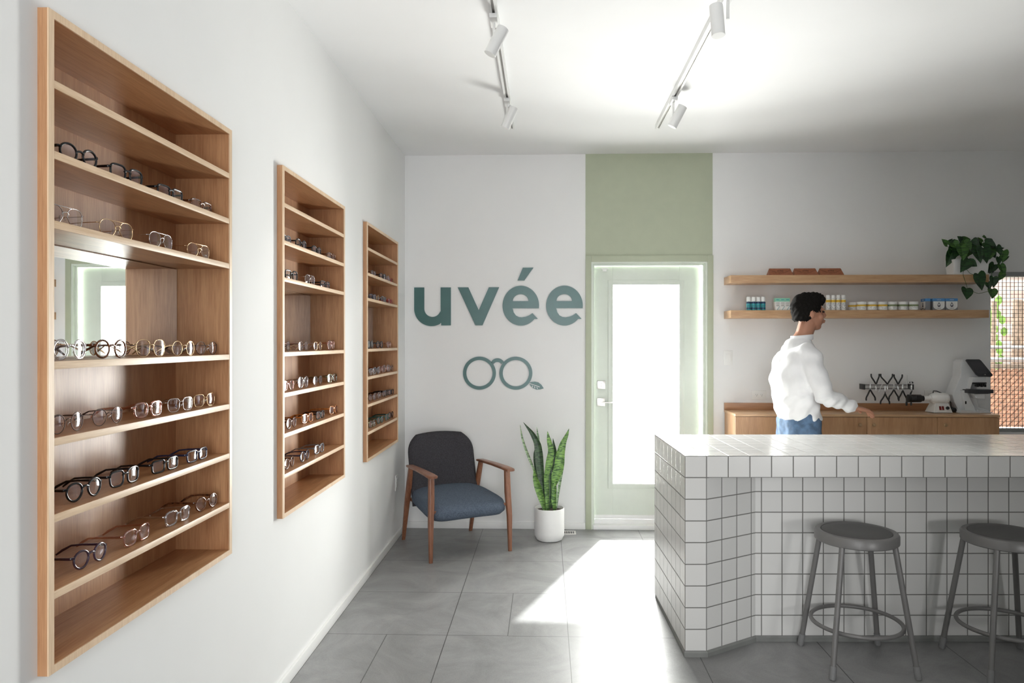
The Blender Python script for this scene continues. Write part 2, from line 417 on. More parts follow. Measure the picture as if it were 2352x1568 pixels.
# ------------------------------------------------------------------ display cases
Z_SHELF = [2.094, 1.934, 1.776, 1.456, 1.2815, 1.108, .934]
XFR, XBK = -1.114, -1.3075; PT = .018
case_names = ['nearest', 'middle', 'farthest']
case_lab = ['oak display case recessed in the left wall, largest and nearest, full of eyeglasses',
            'oak display case recessed in the left wall between two others, holding eyeglasses',
            'oak display case recessed in the left wall, farthest, above the armchair side']
def build_case():
    t = thing('display_case', case_lab[0], 'display case', (0, CASE_Y[0], 0), group='recessed oak display cases')
    L = CASE_L
    # carcass panels with pale front edges (edges are thin separate strips of the same panel mesh level)
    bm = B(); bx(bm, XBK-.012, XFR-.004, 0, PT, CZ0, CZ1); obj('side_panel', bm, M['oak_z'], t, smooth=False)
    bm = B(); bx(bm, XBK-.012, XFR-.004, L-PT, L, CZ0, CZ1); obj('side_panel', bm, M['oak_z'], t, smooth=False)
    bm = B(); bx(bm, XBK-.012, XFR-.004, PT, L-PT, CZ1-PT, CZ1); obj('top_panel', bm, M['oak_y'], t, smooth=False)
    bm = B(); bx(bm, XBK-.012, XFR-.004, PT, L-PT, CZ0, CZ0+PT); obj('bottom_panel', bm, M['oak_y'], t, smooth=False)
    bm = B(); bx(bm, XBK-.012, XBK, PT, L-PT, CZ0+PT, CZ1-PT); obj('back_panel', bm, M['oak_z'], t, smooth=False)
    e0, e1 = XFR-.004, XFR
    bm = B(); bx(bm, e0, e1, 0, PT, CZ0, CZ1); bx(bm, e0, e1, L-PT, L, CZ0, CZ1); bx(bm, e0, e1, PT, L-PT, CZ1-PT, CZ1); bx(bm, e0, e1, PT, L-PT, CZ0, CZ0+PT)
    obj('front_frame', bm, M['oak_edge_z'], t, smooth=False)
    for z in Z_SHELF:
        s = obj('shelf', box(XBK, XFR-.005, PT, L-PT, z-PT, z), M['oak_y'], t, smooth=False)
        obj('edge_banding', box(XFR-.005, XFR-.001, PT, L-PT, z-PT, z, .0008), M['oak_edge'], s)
    obj('mirror', box(XBK, XBK+.006, PT+.001, L-PT-.004, Z_SHELF[3]+.001, Z_SHELF[2]-PT-.003), M['mirror'], t, smooth=False)
    return t
case0 = build_case()
for i in (1, 2): copy_tree(case0, (0, CASE_Y[i], 0), label=case_lab[i])

# ------------------------------------------------------------------ eyeglasses
def outline(style, n=44):
    """lens outline around its centre: list of (x,z), x towards the temple side"""
    pts = []
    for k in range(n):
        a = 2*PI*k/n; c, s = math.cos(a), math.sin(a)
        if style == 'round': x, z = .0235*c, .0225*s
        elif style == 'panto':
            x, z = .0240*c, .0215*s; x *= 1+.10*(s if s > 0 else .9*s)
        elif style == 'rect':
            e = 2/4.2; x = .0265*math.copysign(abs(c)**e, c); z = .0175*math.copysign(abs(s)**e, s); x *= 1+.05*s
        elif style == 'square':
            e = 2/3.2; x = .0255*math.copysign(abs(c)**e, c); z = .0205*math.copysign(abs(s)**e, s); x *= 1+.08*s
        elif style == 'aviator':
            e = 2/2.5; x = .0270*math.copysign(abs(c)**e, c); z = .0235*math.copysign(abs(s)**e, s)
            if s < 0: x = x*(1+.28*s) + .004*(-s)
        elif style == 'oversize':
            e = 2/2.5; x = .0260*math.copysign(abs(c)**e, c); z = .0245*math.copysign(abs(s)**e, s); x *= 1+.06*s
        pts.append((x, z))
    return pts

FR = {  # frame finishes
 'black': plain('black_acetate', (.008, .008, .01), .18, vary=.1, coat=.2, spec=.35),
 'navy': plain('dark_blue_acetate', (.015, .02, .06), .2, vary=.2, coat=.5),
 'grey': plain('smoke_grey_acetate', (.16, .17, .19), .2, vary=.1, coat=.5),
 'tortoise': plain('tortoiseshell_acetate', (.11, .035, .012), .2, vary=.75, scale=110, coat=.5),
 'amber': plain('amber_acetate', (.50, .17, .03), .2, vary=.4, scale=110, coat=.5),
 'clear': glassy('crystal_acetate', (.82, .82, .84), .22, .06),
 'pink': glassy('rose_crystal_acetate', (.80, .60, .54), .20, .06, (1, .9, .86)),
 'gold': plain('gold_wire', (.75, .55, .33), .22, .95, vary=.05),
 'silver': plain('silver_wire', (.62, .60, .60), .2, .95, vary=.05),
 'bronze': plain('dark_bronze_wire', (.10, .065, .05), .3, .8, vary=.1),
 'plum': plain('dark_plum_acetate', (.045, .022, .045), .18, vary=.3, coat=.5),
 'green': glassy('olive_crystal_acetate', (.42, .48, .22), .20, .08),
 'red': plain('red_acetate', (.40, .03, .03), .2, vary=.2, coat=.5),
 'teal': plain('teal_acetate', (.03, .13, .12), .2, vary=.2, coat=.5),
}
LENS = glassy('coated_lens', (.965, .955, .975), .10, .015, (.95, .91, 1.0))
LENS_O = glassy('orange_lens', (.95, .45, .04), .10, .02)
LENS_S = glassy('smoke_lens', (.35, .37, .38), .22, .02)
FNAME = {'black': 'black', 'navy': 'dark blue', 'grey': 'smoke grey', 'tortoise': 'tortoiseshell', 'amber': 'amber', 'clear': 'clear crystal', 'pink': 'rose crystal',
         'gold': 'gold wire', 'silver': 'silver wire', 'bronze': 'dark bronze wire', 'plum': 'dark plum', 'green': 'olive green', 'red': 'red', 'teal': 'teal'}
SNAME = {'round': 'round', 'panto': 'rounded', 'rect': 'rectangular', 'square': 'square', 'aviator': 'aviator', 'oversize': 'large rounded'}
cache = {}
def mesh_of(bm, mat, name):
    me = bpy.data.meshes.new(name); bmesh.ops.recalc_face_normals(bm, faces=bm.faces[:]); bm.to_mesh(me); bm.free(); me.materials.append(mat)
    me.polygons.foreach_set('use_smooth', [True]*len(me.polygons)); me.set_sharp_from_angle(angle=math.radians(50)); return me
def glasses_meshes(style, fin, tint):
    key = (style, fin, tint)
    if key in cache: return cache[key]
    wire = fin in ('gold', 'silver', 'bronze'); mat = FR[fin]
    ol = outline(style); lo = min(z for x, z in ol); hi = max(z for x, z in ol)
    rim = .0011 if wire else .0028; dep = .0012 if wire else .0024
    zc = -lo + rim; hx = .0345                      # lens centres
    bm = B()
    for s in (-1, 1):
        sweep(bm, [(s*(hx+x), .0035*(abs(hx+x)/.06)**2, zc+z) for x, z in ol], rim, dep, 8, closed=True, up=Vector((0, 1, 0)), sq=2 if wire else 3)
    zi = zc + .005
    if wire:
        sweep(bm, [(-.0115, 0, zi), (-.007, -.002, zi+.004), (0, -.0025, zi+.0055), (.007, -.002, zi+.004), (.0115, 0, zi)], .0011, n=8)
        if style == 'aviator': sweep(bm, [(-.026, 0, zc+hi-.001), (-.012, -.001, zc+hi-.001), (0, -.0015, zc+hi-.001), (.012, -.001, zc+hi-.001), (.026, 0, zc+hi-.001)], .001, n=8)
    else:
        sweep(bm, [(-.0125, 0, zi+.001), (-.006, -.001, zi+.0045), (0, -.0015, zi+.0055), (.006, -.001, zi+.0045), (.0125, 0, zi+.001)], .0028, .0026, n=8, up=Vector((0, 1, 0)), sq=3)
    xe = hx + max(x for x, z in ol); zt = zc + hi*.45
    for s in (-1, 1):
        sweep(bm, [(s*(xe-.001), .0028, zt), (s*(xe+.004), .004, zt+.0005), (s*(xe+.006), .009, zt+.0005)], .0013 if wire else .0024, .0014 if wire else .0034, n=8, sq=3 if not wire else 2)
    front = mesh_of(bm, mat, 'front_frame')
    lens = []
    for s in (-1, 1):
        bm = B()
        f = [bm.verts.new((s*(hx+x*.985), .0035*(abs(hx+x)/.06)**2, zc+z*.985)) for x, z in ol]
        c = bm.verts.new((s*hx, -.0008, zc))
        for i in range(len(f)): bm.faces.new((f[i], f[(i+1) % len(f)], c))
        lens.append(mesh_of(bm, {'o': LENS_O, 's': LENS_S}.get(tint, LENS), 'lens'))
    tem = []
    for s in (-1, 1):
        X = s*(xe+.006)
        pts = [(X, .008, zt), (X+s*.001, .03, zt), (X, .07, zt-.001), (X-s*.003, .100, zt-.004), (X-s*.007, .122, zt-.016), (X-s*.009, .138, max(.004, zt-.028))]
        ra = [.0009]*3+[.0013, .0018, .0016] if wire else [.0019, .0019, .0018, .0018, .0018, .0014]
        rb = [.0010]*3+[.0018, .0026, .002] if wire else [.0036, .0033, .0028, .0028, .0034, .0022]
        bm = sweep(B(), pts, ra, rb, 8, sq=2.6)
        tem.append(mesh_of(bm, FR['tortoise'] if (wire and fin != 'silver') and False else mat, 'temple'))
    pads = None
    bm = B()
    for s in (-1, 1):
        sweep(bm, [(s*.0125, .001, zc+.001), (s*.010, .006, zc-.002)], .0007, n=6)
        ball(bm, (s*.0092, .0068, zc-.004), (.0015, .0026, .0055), 6)
    pads = mesh_of(bm, M['pads'], 'nose_pads') if wire else None
    if not wire: bm.free() if False else None
    cache[key] = (front, lens, tem, pads)
    return cache[key]
M['pads'] = glassy('silicone_pads', (.85, .85, .82), .15, .2)

def put_glasses(style, fin, x, y, z, rz, label, group, tint=''):
    front, lens, tem, pads = glasses_meshes(style, fin, tint)
    t = thing('eyeglasses', label, 'eyeglasses', (x, y, z), rz, group)
    parts = [('front_frame', front), ('lens', lens[0]), ('lens', lens[1]), ('temple', tem[0]), ('temple', tem[1])]
    if pads: parts.append(('nose_pads', pads))
    for n, me in parts:
        o = bpy.data.objects.new(n, me); COL.objects.link(o); o.parent = t
    return t
SH_LAB = {1: 'second shelf', 2: 'shelf above the mirror', 3: 'shelf below the mirror', 4: 'fifth shelf', 5: 'sixth shelf', 6: 'lowest shelf'}
ORD = ['first', 'second', 'third', 'fourth', 'fifth']
G = {
 (0, 1): ([1.728, 1.924, 2.154, 2.362], [('panto', 'black'), ('square', 'black'), ('rect', 'black'), ('rect', 'bronze2')]),
 (0, 2): ([1.678, 1.888, 2.104, 2.341], [('aviator', 'silver'), ('aviator', 'gold'), ('aviator', 'silver'), ('aviator', 'gold')]),
 (0, 3): ([1.690, 1.855, 2.038, 2.227, 2.396], [('round', 'clear'), ('round', 'tortoise'), ('oversize', 'gold'), ('round', 'gold'), ('panto', 'bronze')]),
 (0, 4): ([1.685, 1.848, 2.031, 2.214, 2.384], [('round', 'bronze'), ('panto', 'bronze'), ('square', 'pink'), ('square', 'silver'), ('square', 'gold')]),
 (0, 5): ([1.743, 1.92, 2.126, 2.318], [('panto', 'black'), ('square', 'black'), ('rect', 'black'), ('rect', 'navy')]),
 (0, 6): ([1.774, 1.976, 2.195, 2.378], [('panto', 'plum'), ('square', 'pink'), ('square', 'clear'), ('panto', 'tortoise')]),
 (1, 1): ([3.125, 3.332, 3.565, 3.79], [('rect', 'grey'), ('panto', 'black'), ('square', 'black'), ('rect', 'tortoise')]),
 (1, 2): ([3.185, 3.447, 3.687], [('square', 'black'), ('aviator', 'silver'), ('rect', 'black')]),
 (1, 3): ([3.110, 3.353, 3.584, 3.79], [('round', 'bronze'), ('round', 'bronze'), ('panto', 'gold'), ('oversize', 'pink')]),
 (1, 4): ([3.142, 3.356, 3.584, 3.824], [('panto', 'pink'), ('oversize', 'clear'), ('round', 'bronze'), ('square', 'green')]),
 (1, 5): ([3.206, 3.424, 3.615, 3.854], [('panto', 'tortoise'), ('square', 'amber'), ('rect', 'black'), ('square', 'amber')]),
 (1, 6): ([3.166, 3.365, 3.6], [('panto', 'tortoise'), ('panto', 'navy'), ('square', 'grey')]),
 (2, 1): ([4.738, 4.984, 5.136, 5.281], [('rect', 'tortoise'), ('square', 'black'), ('panto', 'clear'), ('rect', 'red')]),
 (2, 2): ([4.703, 4.838, 5.038, 5.222], [('rect', 'navy'), ('panto', 'gold'), ('square', 'grey'), ('rect', 'red')]),
 (2, 3): ([4.648, 4.903, 5.183], [('oversize', 'black', 's'), ('round', 'black', 'o'), ('square', 'pink')]),
 (2, 4): ([4.675, 4.817, 4.960, 5.115, 5.262], [('square', 'clear'), ('panto', 'grey'), ('round', 'pink'), ('oversize', 'pink'), ('panto', 'clear')]),
 (2, 5): ([4.700, 4.842, 4.984, 5.125, 5.264], [('panto', 'tortoise'), ('square', 'tortoise'), ('round', 'bronze'), ('square', 'black'), ('rect', 'black')]),
 (2, 6): ([4.703, 4.932, 5.132, 5.275], [('square', 'green'), ('panto', 'teal'), ('square', 'teal'), ('panto', 'black')]),
}
FR['bronze2'] = FR['tortoise']; FNAME['bronze2'] = 'dark tortoiseshell'
for (ci, si), (ylist, st) in G.items():
    for k, (y, s) in enumerate(zip(ylist, st)):
        tint = s[2] if len(s) > 2 else ''
        extra = {'o': ' with orange lenses', 's': ' with smoky lenses'}.get(tint, '')
        lab = f"{FNAME[s[1]]} {SNAME[s[0]]} eyeglasses{extra}, {ORD[k]} on {SH_LAB[si]}, {case_names[ci]} case"
        put_glasses(s[0], s[1], -1.148 + random.uniform(-.006, .004), y, Z_SHELF[si]+.0004, PI/2 + random.uniform(-.08, .08) - .06, lab,
                    f'eyeglasses in the {case_names[ci]} display case', tint)

# ------------------------------------------------------------------ wall sign
def arc(cx, cy, rx, ry, a0, a1, n=24): return [(cx+rx*math.cos(math.radians(a0+(a1-a0)*i/n)), cy+ry*math.sin(math.radians(a0+(a1-a0)*i/n))) for i in range(n+1)]
def glyphs():
    u = [(226, 350), (327, 350), (327, 565)] + arc(409.5, 562, 82.5, 83, 180, 18) + [(492, 600), (492, 350), (595, 350), (595, 730), (497, 730), (497, 703)] + arc(400, 565, 174, 172, 62, 180)
    v = [(664, 350), (770, 350), (874, 578), (975, 350), (1078, 350), (912, 730), (840, 730)]
    def e(dx):
        o = arc(1294.5, 534, 182.5, 199, 7, -180, 40)[0:] + arc(1294.5, 534, 182.5, 199, 180, 42, 30)
        o = [(1477, 560)] + o + [(1465, 665), (1410, 608), (1378, 630), (1345, 643), (1305, 650), (1275, 647), (1245, 631), (1224, 600), (1213, 560)]
        h = [(1215, 488)] + arc(1293, 488, 77, 68, 180, 360, 20)[1:-1] + [(1370, 488)]
        return [[(x+dx, y) for x, y in o], [(x+dx, y) for x, y in h]]
    acc = [(1315, 155), (1421, 155), (1330, 283), (1262, 283)]
    return {'u': [u], 'v': [v], 'é': e(0)+[acc], 'e': e(434.5)}
PX = (0.3695+1.2452)/460/4.3565      # metres per drawing unit
def place2d(bm_, s): return bm_
GL = glyphs()
lab = {'u': "teal letter u, the first of the wall sign", 'v': "teal letter v on the wall, between the letter u and the accented letter",
       'é': "teal letter e with an accent above it on the wall", 'e': "teal plain letter e, the last of the sign, beside the green door"}
nm = {'u': 'sign_letter', 'v': 'sign_letter', 'é': 'sign_letter', 'e': 'sign_letter'}
for k in 'uvée':
    xs = [p[0] for p in GL[k][0]]; x0 = (min(xs)+max(xs))/2; y0 = 734
    pol = [[((x-x0)*PX, -(y-y0)*PX) for x, y in p] for p in GL[k]]
    bmx = tf(curve_mesh(pol, .008), UPRIGHT)
    o = obj('sign_letter', bmx, M['teal'], smooth=False)
    tag(o, lab[k], 'letter', 'letters of the wall sign', (-1.2452+x0*PX, YB-.0045, 2.2214-y0*PX))
def ring2(cx, cy, ro, ri): return [arc(cx, cy, ro, ro, 0, 360, 64)[:-1], arc(cx, cy, ri, ri, 0, 360, 64)[:-1]]
lg = thing('wall_emblem', 'teal outline of round spectacles with a small leaf on the wall', 'emblem', (-1.2452+1063*PX, YB-.0045, 2.2214-1370*PX))
def em(name, pols, dy=0):
    pol = [[((x-1063)*PX, -(y-1370)*PX) for x, y in p] for p in pols]
    o = obj(name, tf(curve_mesh(pol, .008+dy), UPRIGHT), M['teal'], lg, smooth=False); return o
em('ring', ring2(881, 1207, 165, 131)); em('ring', ring2(1245, 1207, 165, 131))
em('bridge', [arc(1062, 1128, 72, 70, 205, 335, 24) + arc(1062, 1128, 40, 32, 335, 205, 16)])
leaf = [(1376, 1306), (1400, 1295), (1435, 1291), (1470, 1298), (1500, 1322), (1523, 1358), (1490, 1368), (1450, 1370), (1415, 1355), (1392, 1332)]
vein = [(1378, 1305), (1484, 1341), (1482, 1347), (1380, 1311)]
em('leaf', [leaf])
M['veinw'] = plain('white_leaf_veins', (.8, .8, .8), .5)
bm = curve_mesh([[((x-1063)*PX, -(y-1370)*PX) for x, y in p] for p in
     [vein, [(1406, 1330), (1413, 1330), (1419, 1348), (1412, 1348)], [(1427, 1338), (1434, 1338), (1440, 1356), (1433, 1356)], [(1450, 1346), (1457, 1346), (1464, 1362), (1457, 1362)]]], .001)
obj('leaf_veins', tf(bm, T(0, -.0045, 0) @ UPRIGHT), M['veinw'], lg, smooth=False)

# ------------------------------------------------------------------ tiled counter (built square to the view, room is turned)
counter = thing('tiled_counter', 'white square-tiled service counter with overhanging top and grey base', 'counter', (0, 0, 0), TH)
P = .1033; ZT = .957
def uvface(bm, uvl, co, uvs):
    f = bm.faces.new([bm.verts.new(c) for c in co])
    for l, uv in zip(f.loops, uvs): l[uvl].uv = uv
def wallstrip(bm, uvl, a, b, z0, z1, u0=0.0):
    L = math.hypot(b[0]-a[0], b[1]-a[1])
    uvface(bm, uvl, [(a[0], a[1], z0), (b[0], b[1], z0), (b[0], b[1], z1), (a[0], a[1], z1)],
           [(u0, z0-ZT+10*P), (u0+L, z0-ZT+10*P), (u0+L, z1-ZT+10*P), (u0, z1-ZT+10*P)])
x0c, yf, yi, yb, xe = .770, 3.402, 3.579, 4.190, 3.30
bm = B(); uvl = bm.loops.layers.uv.new('UVMap')
plan = [(x0c, yb), (x0c, yf), (.873, yf), (1.163, yi), (xe, yi), (xe, yb)]
z0, z1 = .026, ZT-P
offs = [7.6*P, 0, 0, .07*1+.0, .0, 0]
for i in range(len(plan)):
    a, b = plan[i], plan[(i+1) % len(plan)]
    L = math.hypot(b[0]-a[0], b[1]-a[1])
    u0 = {0: -L, 1: 0, 2: 0, 3: P*.7, 4: 0, 5: 0}[i]
    wallstrip(bm, uvl, a, b, z0, z1, u0 + 20*P)
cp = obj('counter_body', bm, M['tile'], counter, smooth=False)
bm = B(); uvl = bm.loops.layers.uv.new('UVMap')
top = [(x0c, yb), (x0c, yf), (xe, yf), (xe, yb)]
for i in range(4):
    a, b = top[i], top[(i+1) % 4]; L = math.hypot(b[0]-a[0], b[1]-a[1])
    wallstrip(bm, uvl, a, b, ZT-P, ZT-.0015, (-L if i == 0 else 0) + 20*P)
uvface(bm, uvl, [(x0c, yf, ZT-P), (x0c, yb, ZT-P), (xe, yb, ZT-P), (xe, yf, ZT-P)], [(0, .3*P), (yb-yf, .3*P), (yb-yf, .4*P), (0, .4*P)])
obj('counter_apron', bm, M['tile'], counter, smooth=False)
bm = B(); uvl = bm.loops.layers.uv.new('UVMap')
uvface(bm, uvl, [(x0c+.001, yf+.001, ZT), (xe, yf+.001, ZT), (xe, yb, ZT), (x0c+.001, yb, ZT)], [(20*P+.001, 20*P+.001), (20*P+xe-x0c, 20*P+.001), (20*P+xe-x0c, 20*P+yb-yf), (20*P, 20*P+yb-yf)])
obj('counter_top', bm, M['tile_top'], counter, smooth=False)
bm = B()
pl2 = [(x0c+.003, yb), (x0c-.004, yf-.006), (.878, yf-.006), (1.166, yi-.006), (xe, yi-.006), (xe, yb)]
va = [bm.verts.new((x, y, 0)) for x, y in pl2]; vb = [bm.verts.new((x, y, .02)) for x, y in pl2]
pl3 = [(x0c+.006, yb), (x0c+.002, yf+.002), (.874, yf+.002), (1.162, yi+.002), (xe, yi+.002), (xe, yb)]
vc = [bm.verts.new((x, y, .03)) for x, y in pl3]
for r0, r1 in ((va, vb), (vb, vc)):
    for i in range(6): bm.faces.new((r0[i], r0[(i+1) % 6], r1[(i+1) % 6], r1[i]))
obj('base_cove', bm, M['cove'], counter, smooth=False)

# ------------------------------------------------------------------ stools
def build_stool():
    t = thing('bar_stool', '', 'stool', (0, 0, 0), TH, 'grey metal stools at the counter')
    zt = .617
    obj('seat_pan', lathe(B(), [(0, zt-.012), (.150, zt-.012), (.156, zt-.002), (.166, zt+.001), (.178, zt-.002), (.1835, zt-.010), (.1835, zt-.044), (.178, zt-.048), (.174, zt-.044), (.172, zt-.02), (0, zt-.02)], 64), M['steel_grey'], t)
    obj('seat_pad', lathe(B(), [(0, zt+.006), (.09, zt+.0055), (.135, zt+.003), (.152, zt-.003), (.154, zt-.010), (0, zt-.011)], 64), M['vinyl'], t)
    for sx in (-1, 1):
        for sy in (-1, 1):
            a = Vector((sx*.118, sy*.118, zt-.03)); b = Vector((sx*.188, sy*.180, .03)); d = (b-a).normalized()
            l = obj('leg', sweep(B(), [a, b], .0125, n=18, up=Vector((0, 1, 0))), M['steel_grey'], t)
            obj('rubber_foot', sweep(B(), [b-d*.03, b-d*.004, b+d*.024, b+d*.029], [.0145, .0150, .0150, .013], n=18, up=Vector((0, 1, 0))), M['rubber'], l)
    R = .1985; ph = [(R*math.cos(2*PI*k/64), R*math.sin(2*PI*k/64), .190) for k in range(64)]
    obj('foot_ring', sweep(B(), ph, .0095, n=12, closed=True), M['steel_grey'], t)
    return t
s1 = build_stool(); x, y = c2r(1.563, 3.352); s1.location = (x, y, 0)
s1['label'] = 'round grey metal stool with padded seat, fully visible before the tiled counter'
x, y = c2r(2.240, 3.315)
copy_tree(s1, (x, y, 0), label='round grey metal stool in the shade before the counter, cut off by frame edge')

# ------------------------------------------------------------------ armchair
ax, ay = c2r(-.512, 5.268)
chair = thing('armchair', 'mid-century armchair with charcoal back, blue-grey seat and walnut arms in the corner', 'armchair', (ax, ay, 0), math.radians(30.0))
def cushion(w_top, w_bot, h, t, nx=26, nz=26, e=5.0, puff=.3):
    """upright pad, x across, z up from 0, thickness along y"""
    bm = B(); grid = {}
    for side in (0, 1):
        for i in range(nx+1):
            for j in range(nz+1):
                a = -1+2*i/nx; b = -1+2*j/nz
                # squircle map
                zz = b; xx = a
                wz = w_bot+(w_top-w_bot)*(b+1)/2
                # round top corners
                k = max(0, (b-.35)/.65); rx = 1-(k**2.6)*.30
                dome = -(a*a)*.035*h if b > 0 else 0
                edge = max(abs(a)**4, abs(b)**4); th = t*(.5*(1-edge)**.5+.02)
                grid[(side, i, j)] = bm.verts.new((xx*wz/2*rx, (-1 if side == 0 else 1)*th, (zz+1)/2*h+dome*k))
    for side in (0, 1):
        for i in range(nx):
            for j in range(nz):
                q = [grid[(side, i, j)], grid[(side, i+1, j)], grid[(side, i+1, j+1)], grid[(side, i, j+1)]]
                bm.faces.new(q if side == 0 else q[::-1])
    def stitch(l0, l1):
        for k in range(len(l0)-1): bm.faces.new((l0[k], l0[k+1], l1[k+1], l1[k]))
    for j in (0, nz): stitch([grid[(0, i, j)] for i in range(nx+1)], [grid[(1, i, j)] for i in range(nx+1)])
    for i in (0, nx): stitch([grid[(0, i, j)] for j in range(nz+1)], [grid[(1, i, j)] for j in range(nz+1)])
    return bm
# seat pad lying down
bm = B(); n = 40; rings = []
prof = [(0.0, 0.0, -1), (.60, -.012, 0), (.93, -.002, 0), (1.0, .028, 0), (1.0, .062, 0), (.965, .090, 0), (.82, .104, 0), (.5, .112, 0), (0, .114, 1)]
def sq(an, a, b, e): 
    c, s = math.cos(an), math.sin(an); return a*math.copysign(abs(c)**(2/e), c), b*math.copysign(abs(s)**(2/e), s)
for k, (r, z, _) in enumerate(prof):
    if r == 0: rings.append([bm.verts.new((0, 0, z))]); continue
    ring = []
    for i in range(64):
        x, y = sq(2*PI*(i+.5)/64, .288*r, .300*r, 5.0)
        ring.append(bm.verts.new((x*(1+.05*(-y/.285)), y, z*.92 - .010*(x/.262)**2 + .012*math.cos(y/.285*1.5)*(z > .08))))
    rings.append(ring)
for a, b in zip(rings, rings[1:]):
    for i in range(64):
        if len(a) == 1: bm.faces.new((a[0], b[(i+1) % 64], b[i]))
        elif len(b) == 1: bm.faces.new((a[i], a[(i+1) % 64], b[0]))
        else: bm.faces.new((a[i], a[(i+1) % 64], b[(i+1) % 64], b[i]))
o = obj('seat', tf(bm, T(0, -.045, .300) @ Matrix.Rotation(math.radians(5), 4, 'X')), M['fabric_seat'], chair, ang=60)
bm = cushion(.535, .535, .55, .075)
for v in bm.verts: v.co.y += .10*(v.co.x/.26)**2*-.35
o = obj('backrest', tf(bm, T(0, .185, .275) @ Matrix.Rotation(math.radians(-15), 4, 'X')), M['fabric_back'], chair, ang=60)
for s in (-1, 1):
    # front leg: tapered, nearly upright; back leg raked
    obj('leg', sweep(B(), [(s*.302, -.318, 0), (s*.300, -.312, .25), (s*.292, -.300, .42), (s*.290, -.293, .578)], [.013, .019, .022, .021], [.013, .019, .021, .018], 16, up=Vector((0, 1, 0)), sq=3), M['walnut'], chair)
    obj('leg', sweep(B(), [(s*.278, .325, 0), (s*.278, .255, .25), (s*.280, .195, .42), (s*.284, .140, .578)], [.013, .019, .021, .017], [.013, .019, .022, .018], 16, up=Vector((0, 1, 0)), sq=3), M['walnut'], chair)
    bm = sweep(B(), [(s*.284, .185, .582), (s*.286, .14, .586), (s*.290, -.08, .590), (s*.294, -.26, .588), (s*.294, -.335, .584), (s*.293, -.352, .583)], [.022, .027, .030, .035, .036, .028], [.008, .011, .0115, .012, .012, .008], 18, sq=3.4)
    obj('armrest', bm, M['walnut'], chair)
obj('seat_frame', bx(box(-.262, .262, -.27, .235, .312, .335, .004), -.275, .275, -.305, -.285, .325, .345, .003), M['walnut'], chair)

# ------------------------------------------------------------------ snake plant
px_, py_ = c2r(.198, 5.43)
pot = thing('plant_pot', 'round white ceramic pot holding the snake plant beside the armchair', 'pot', (px_, py_, 0))
obj('pot_body', lathe(B(), [(0, 0), (.088, 0), (.098, .006), (.104, .02), (.1125, .034), (.1135, .06), (.1135, .236), (.112, .242), (.108, .243), (.1055, .238), (.1045, .2), (0, .195)], 64), M['pot'], pot)
obj('soil', lathe(B(), [(0, .222), (.05, .223), (.104, .218), (.104, .2), (0, .2)], 40), M['soil'], pot)
def snake_mat(name, d, l):
    m, nt, b = new_mat(name); L = nt.links
    tc = nt.nodes.new('ShaderNodeTexCoord'); mp = nt.nodes.new('ShaderNodeMapping'); mp.inputs['Scale'].default_value = (14, 14, 75)
    L.new(tc.outputs['Object'], mp.inputs[0]); n = nt.nodes.new('ShaderNodeTexNoise'); n.inputs['Scale'].default_value = 1.0; n.inputs['Detail'].default_value = 3; n.inputs['Distortion'].default_value = 1.6
    L.new(mp.outputs[0], n.inputs['Vector']); r = nt.nodes.new('ShaderNodeValToRGB'); r.color_ramp.elements[0].position = .44; r.color_ramp.elements[1].position = .56
    r.color_ramp.elements[0].color = (*d, 1); r.color_ramp.elements[1].color = (*l, 1); L.new(n.outputs['Fac'], r.inputs[0]); L.new(r.outputs[0], b.inputs['Base Color'])
    b.inputs['Roughness'].default_value = .35; return m
SD = snake_mat('snake_leaf_dark', (.02, .045, .022), (.06, .115, .05)); SL = snake_mat('snake_leaf_bright', (.045, .115, .03), (.23, .42, .10)); SP = snake_mat('snake_leaf_pale', (.12, .2, .11), (.42, .55, .33))
sn = thing('snake_plant', 'tall snake plant with striped green sword leaves in the white floor pot', 'plant', (px_, py_, .222))
LV = [([(365, 1095, 12), (330, 960, 32), (290, 820, 40), (255, 700, 26), (242, 600, 3)], -.03, SL),
 ([(350, 1090, 10), (300, 800, 12), (240, 620, 12), (190, 500, 15), (140, 370, 14), (95, 230, 10), (72, 80, 2)], .02, SP),
 ([(380, 1090, 12), (345, 850, 28), (312, 600, 40), (300, 430, 42), (285, 300, 36), (215, 165, 26), (112, 45, 2)], .0, SD),
 ([(370, 1080, 10), (300, 750, 25), (258, 520, 22), (255, 420, 18), (262, 340, 2)], .035, SD),
 ([(402, 1100, 16), (402, 900, 28), (398, 700, 34), (428, 500, 38), (448, 380, 30), (422, 260, 24), (402, 148, 2)], -.02, SL),
 ([(425, 1080, 8), (435, 900, 10), (432, 700, 15), (450, 568, 2)], -.045, SD),
 ([(450, 1080, 10), (470, 700, 16), (490, 500, 24), (485, 380, 24), (470, 245, 2)], .03, SD),
 ([(420, 1090, 10), (438, 870, 30), (490, 720, 50), (545, 560, 52), (555, 420, 46), (590, 280, 32), (632, 195, 20), (660, 118, 2)], -.01, SL),
 ([(487, 1100, 14), (477, 960, 26), (485, 830, 24), (497, 735, 3)], -.04, SL),
 ([(508, 1085, 8), (530, 900, 12), (560, 720, 14), (590, 600, 8), (600, 545, 1)], .03, SP),
 ([(360, 1060, 8), (330, 700, 12), (300, 380, 14), (290, 240, 13), (272, 110, 1)], .045, SP)]
sc_ = .000633
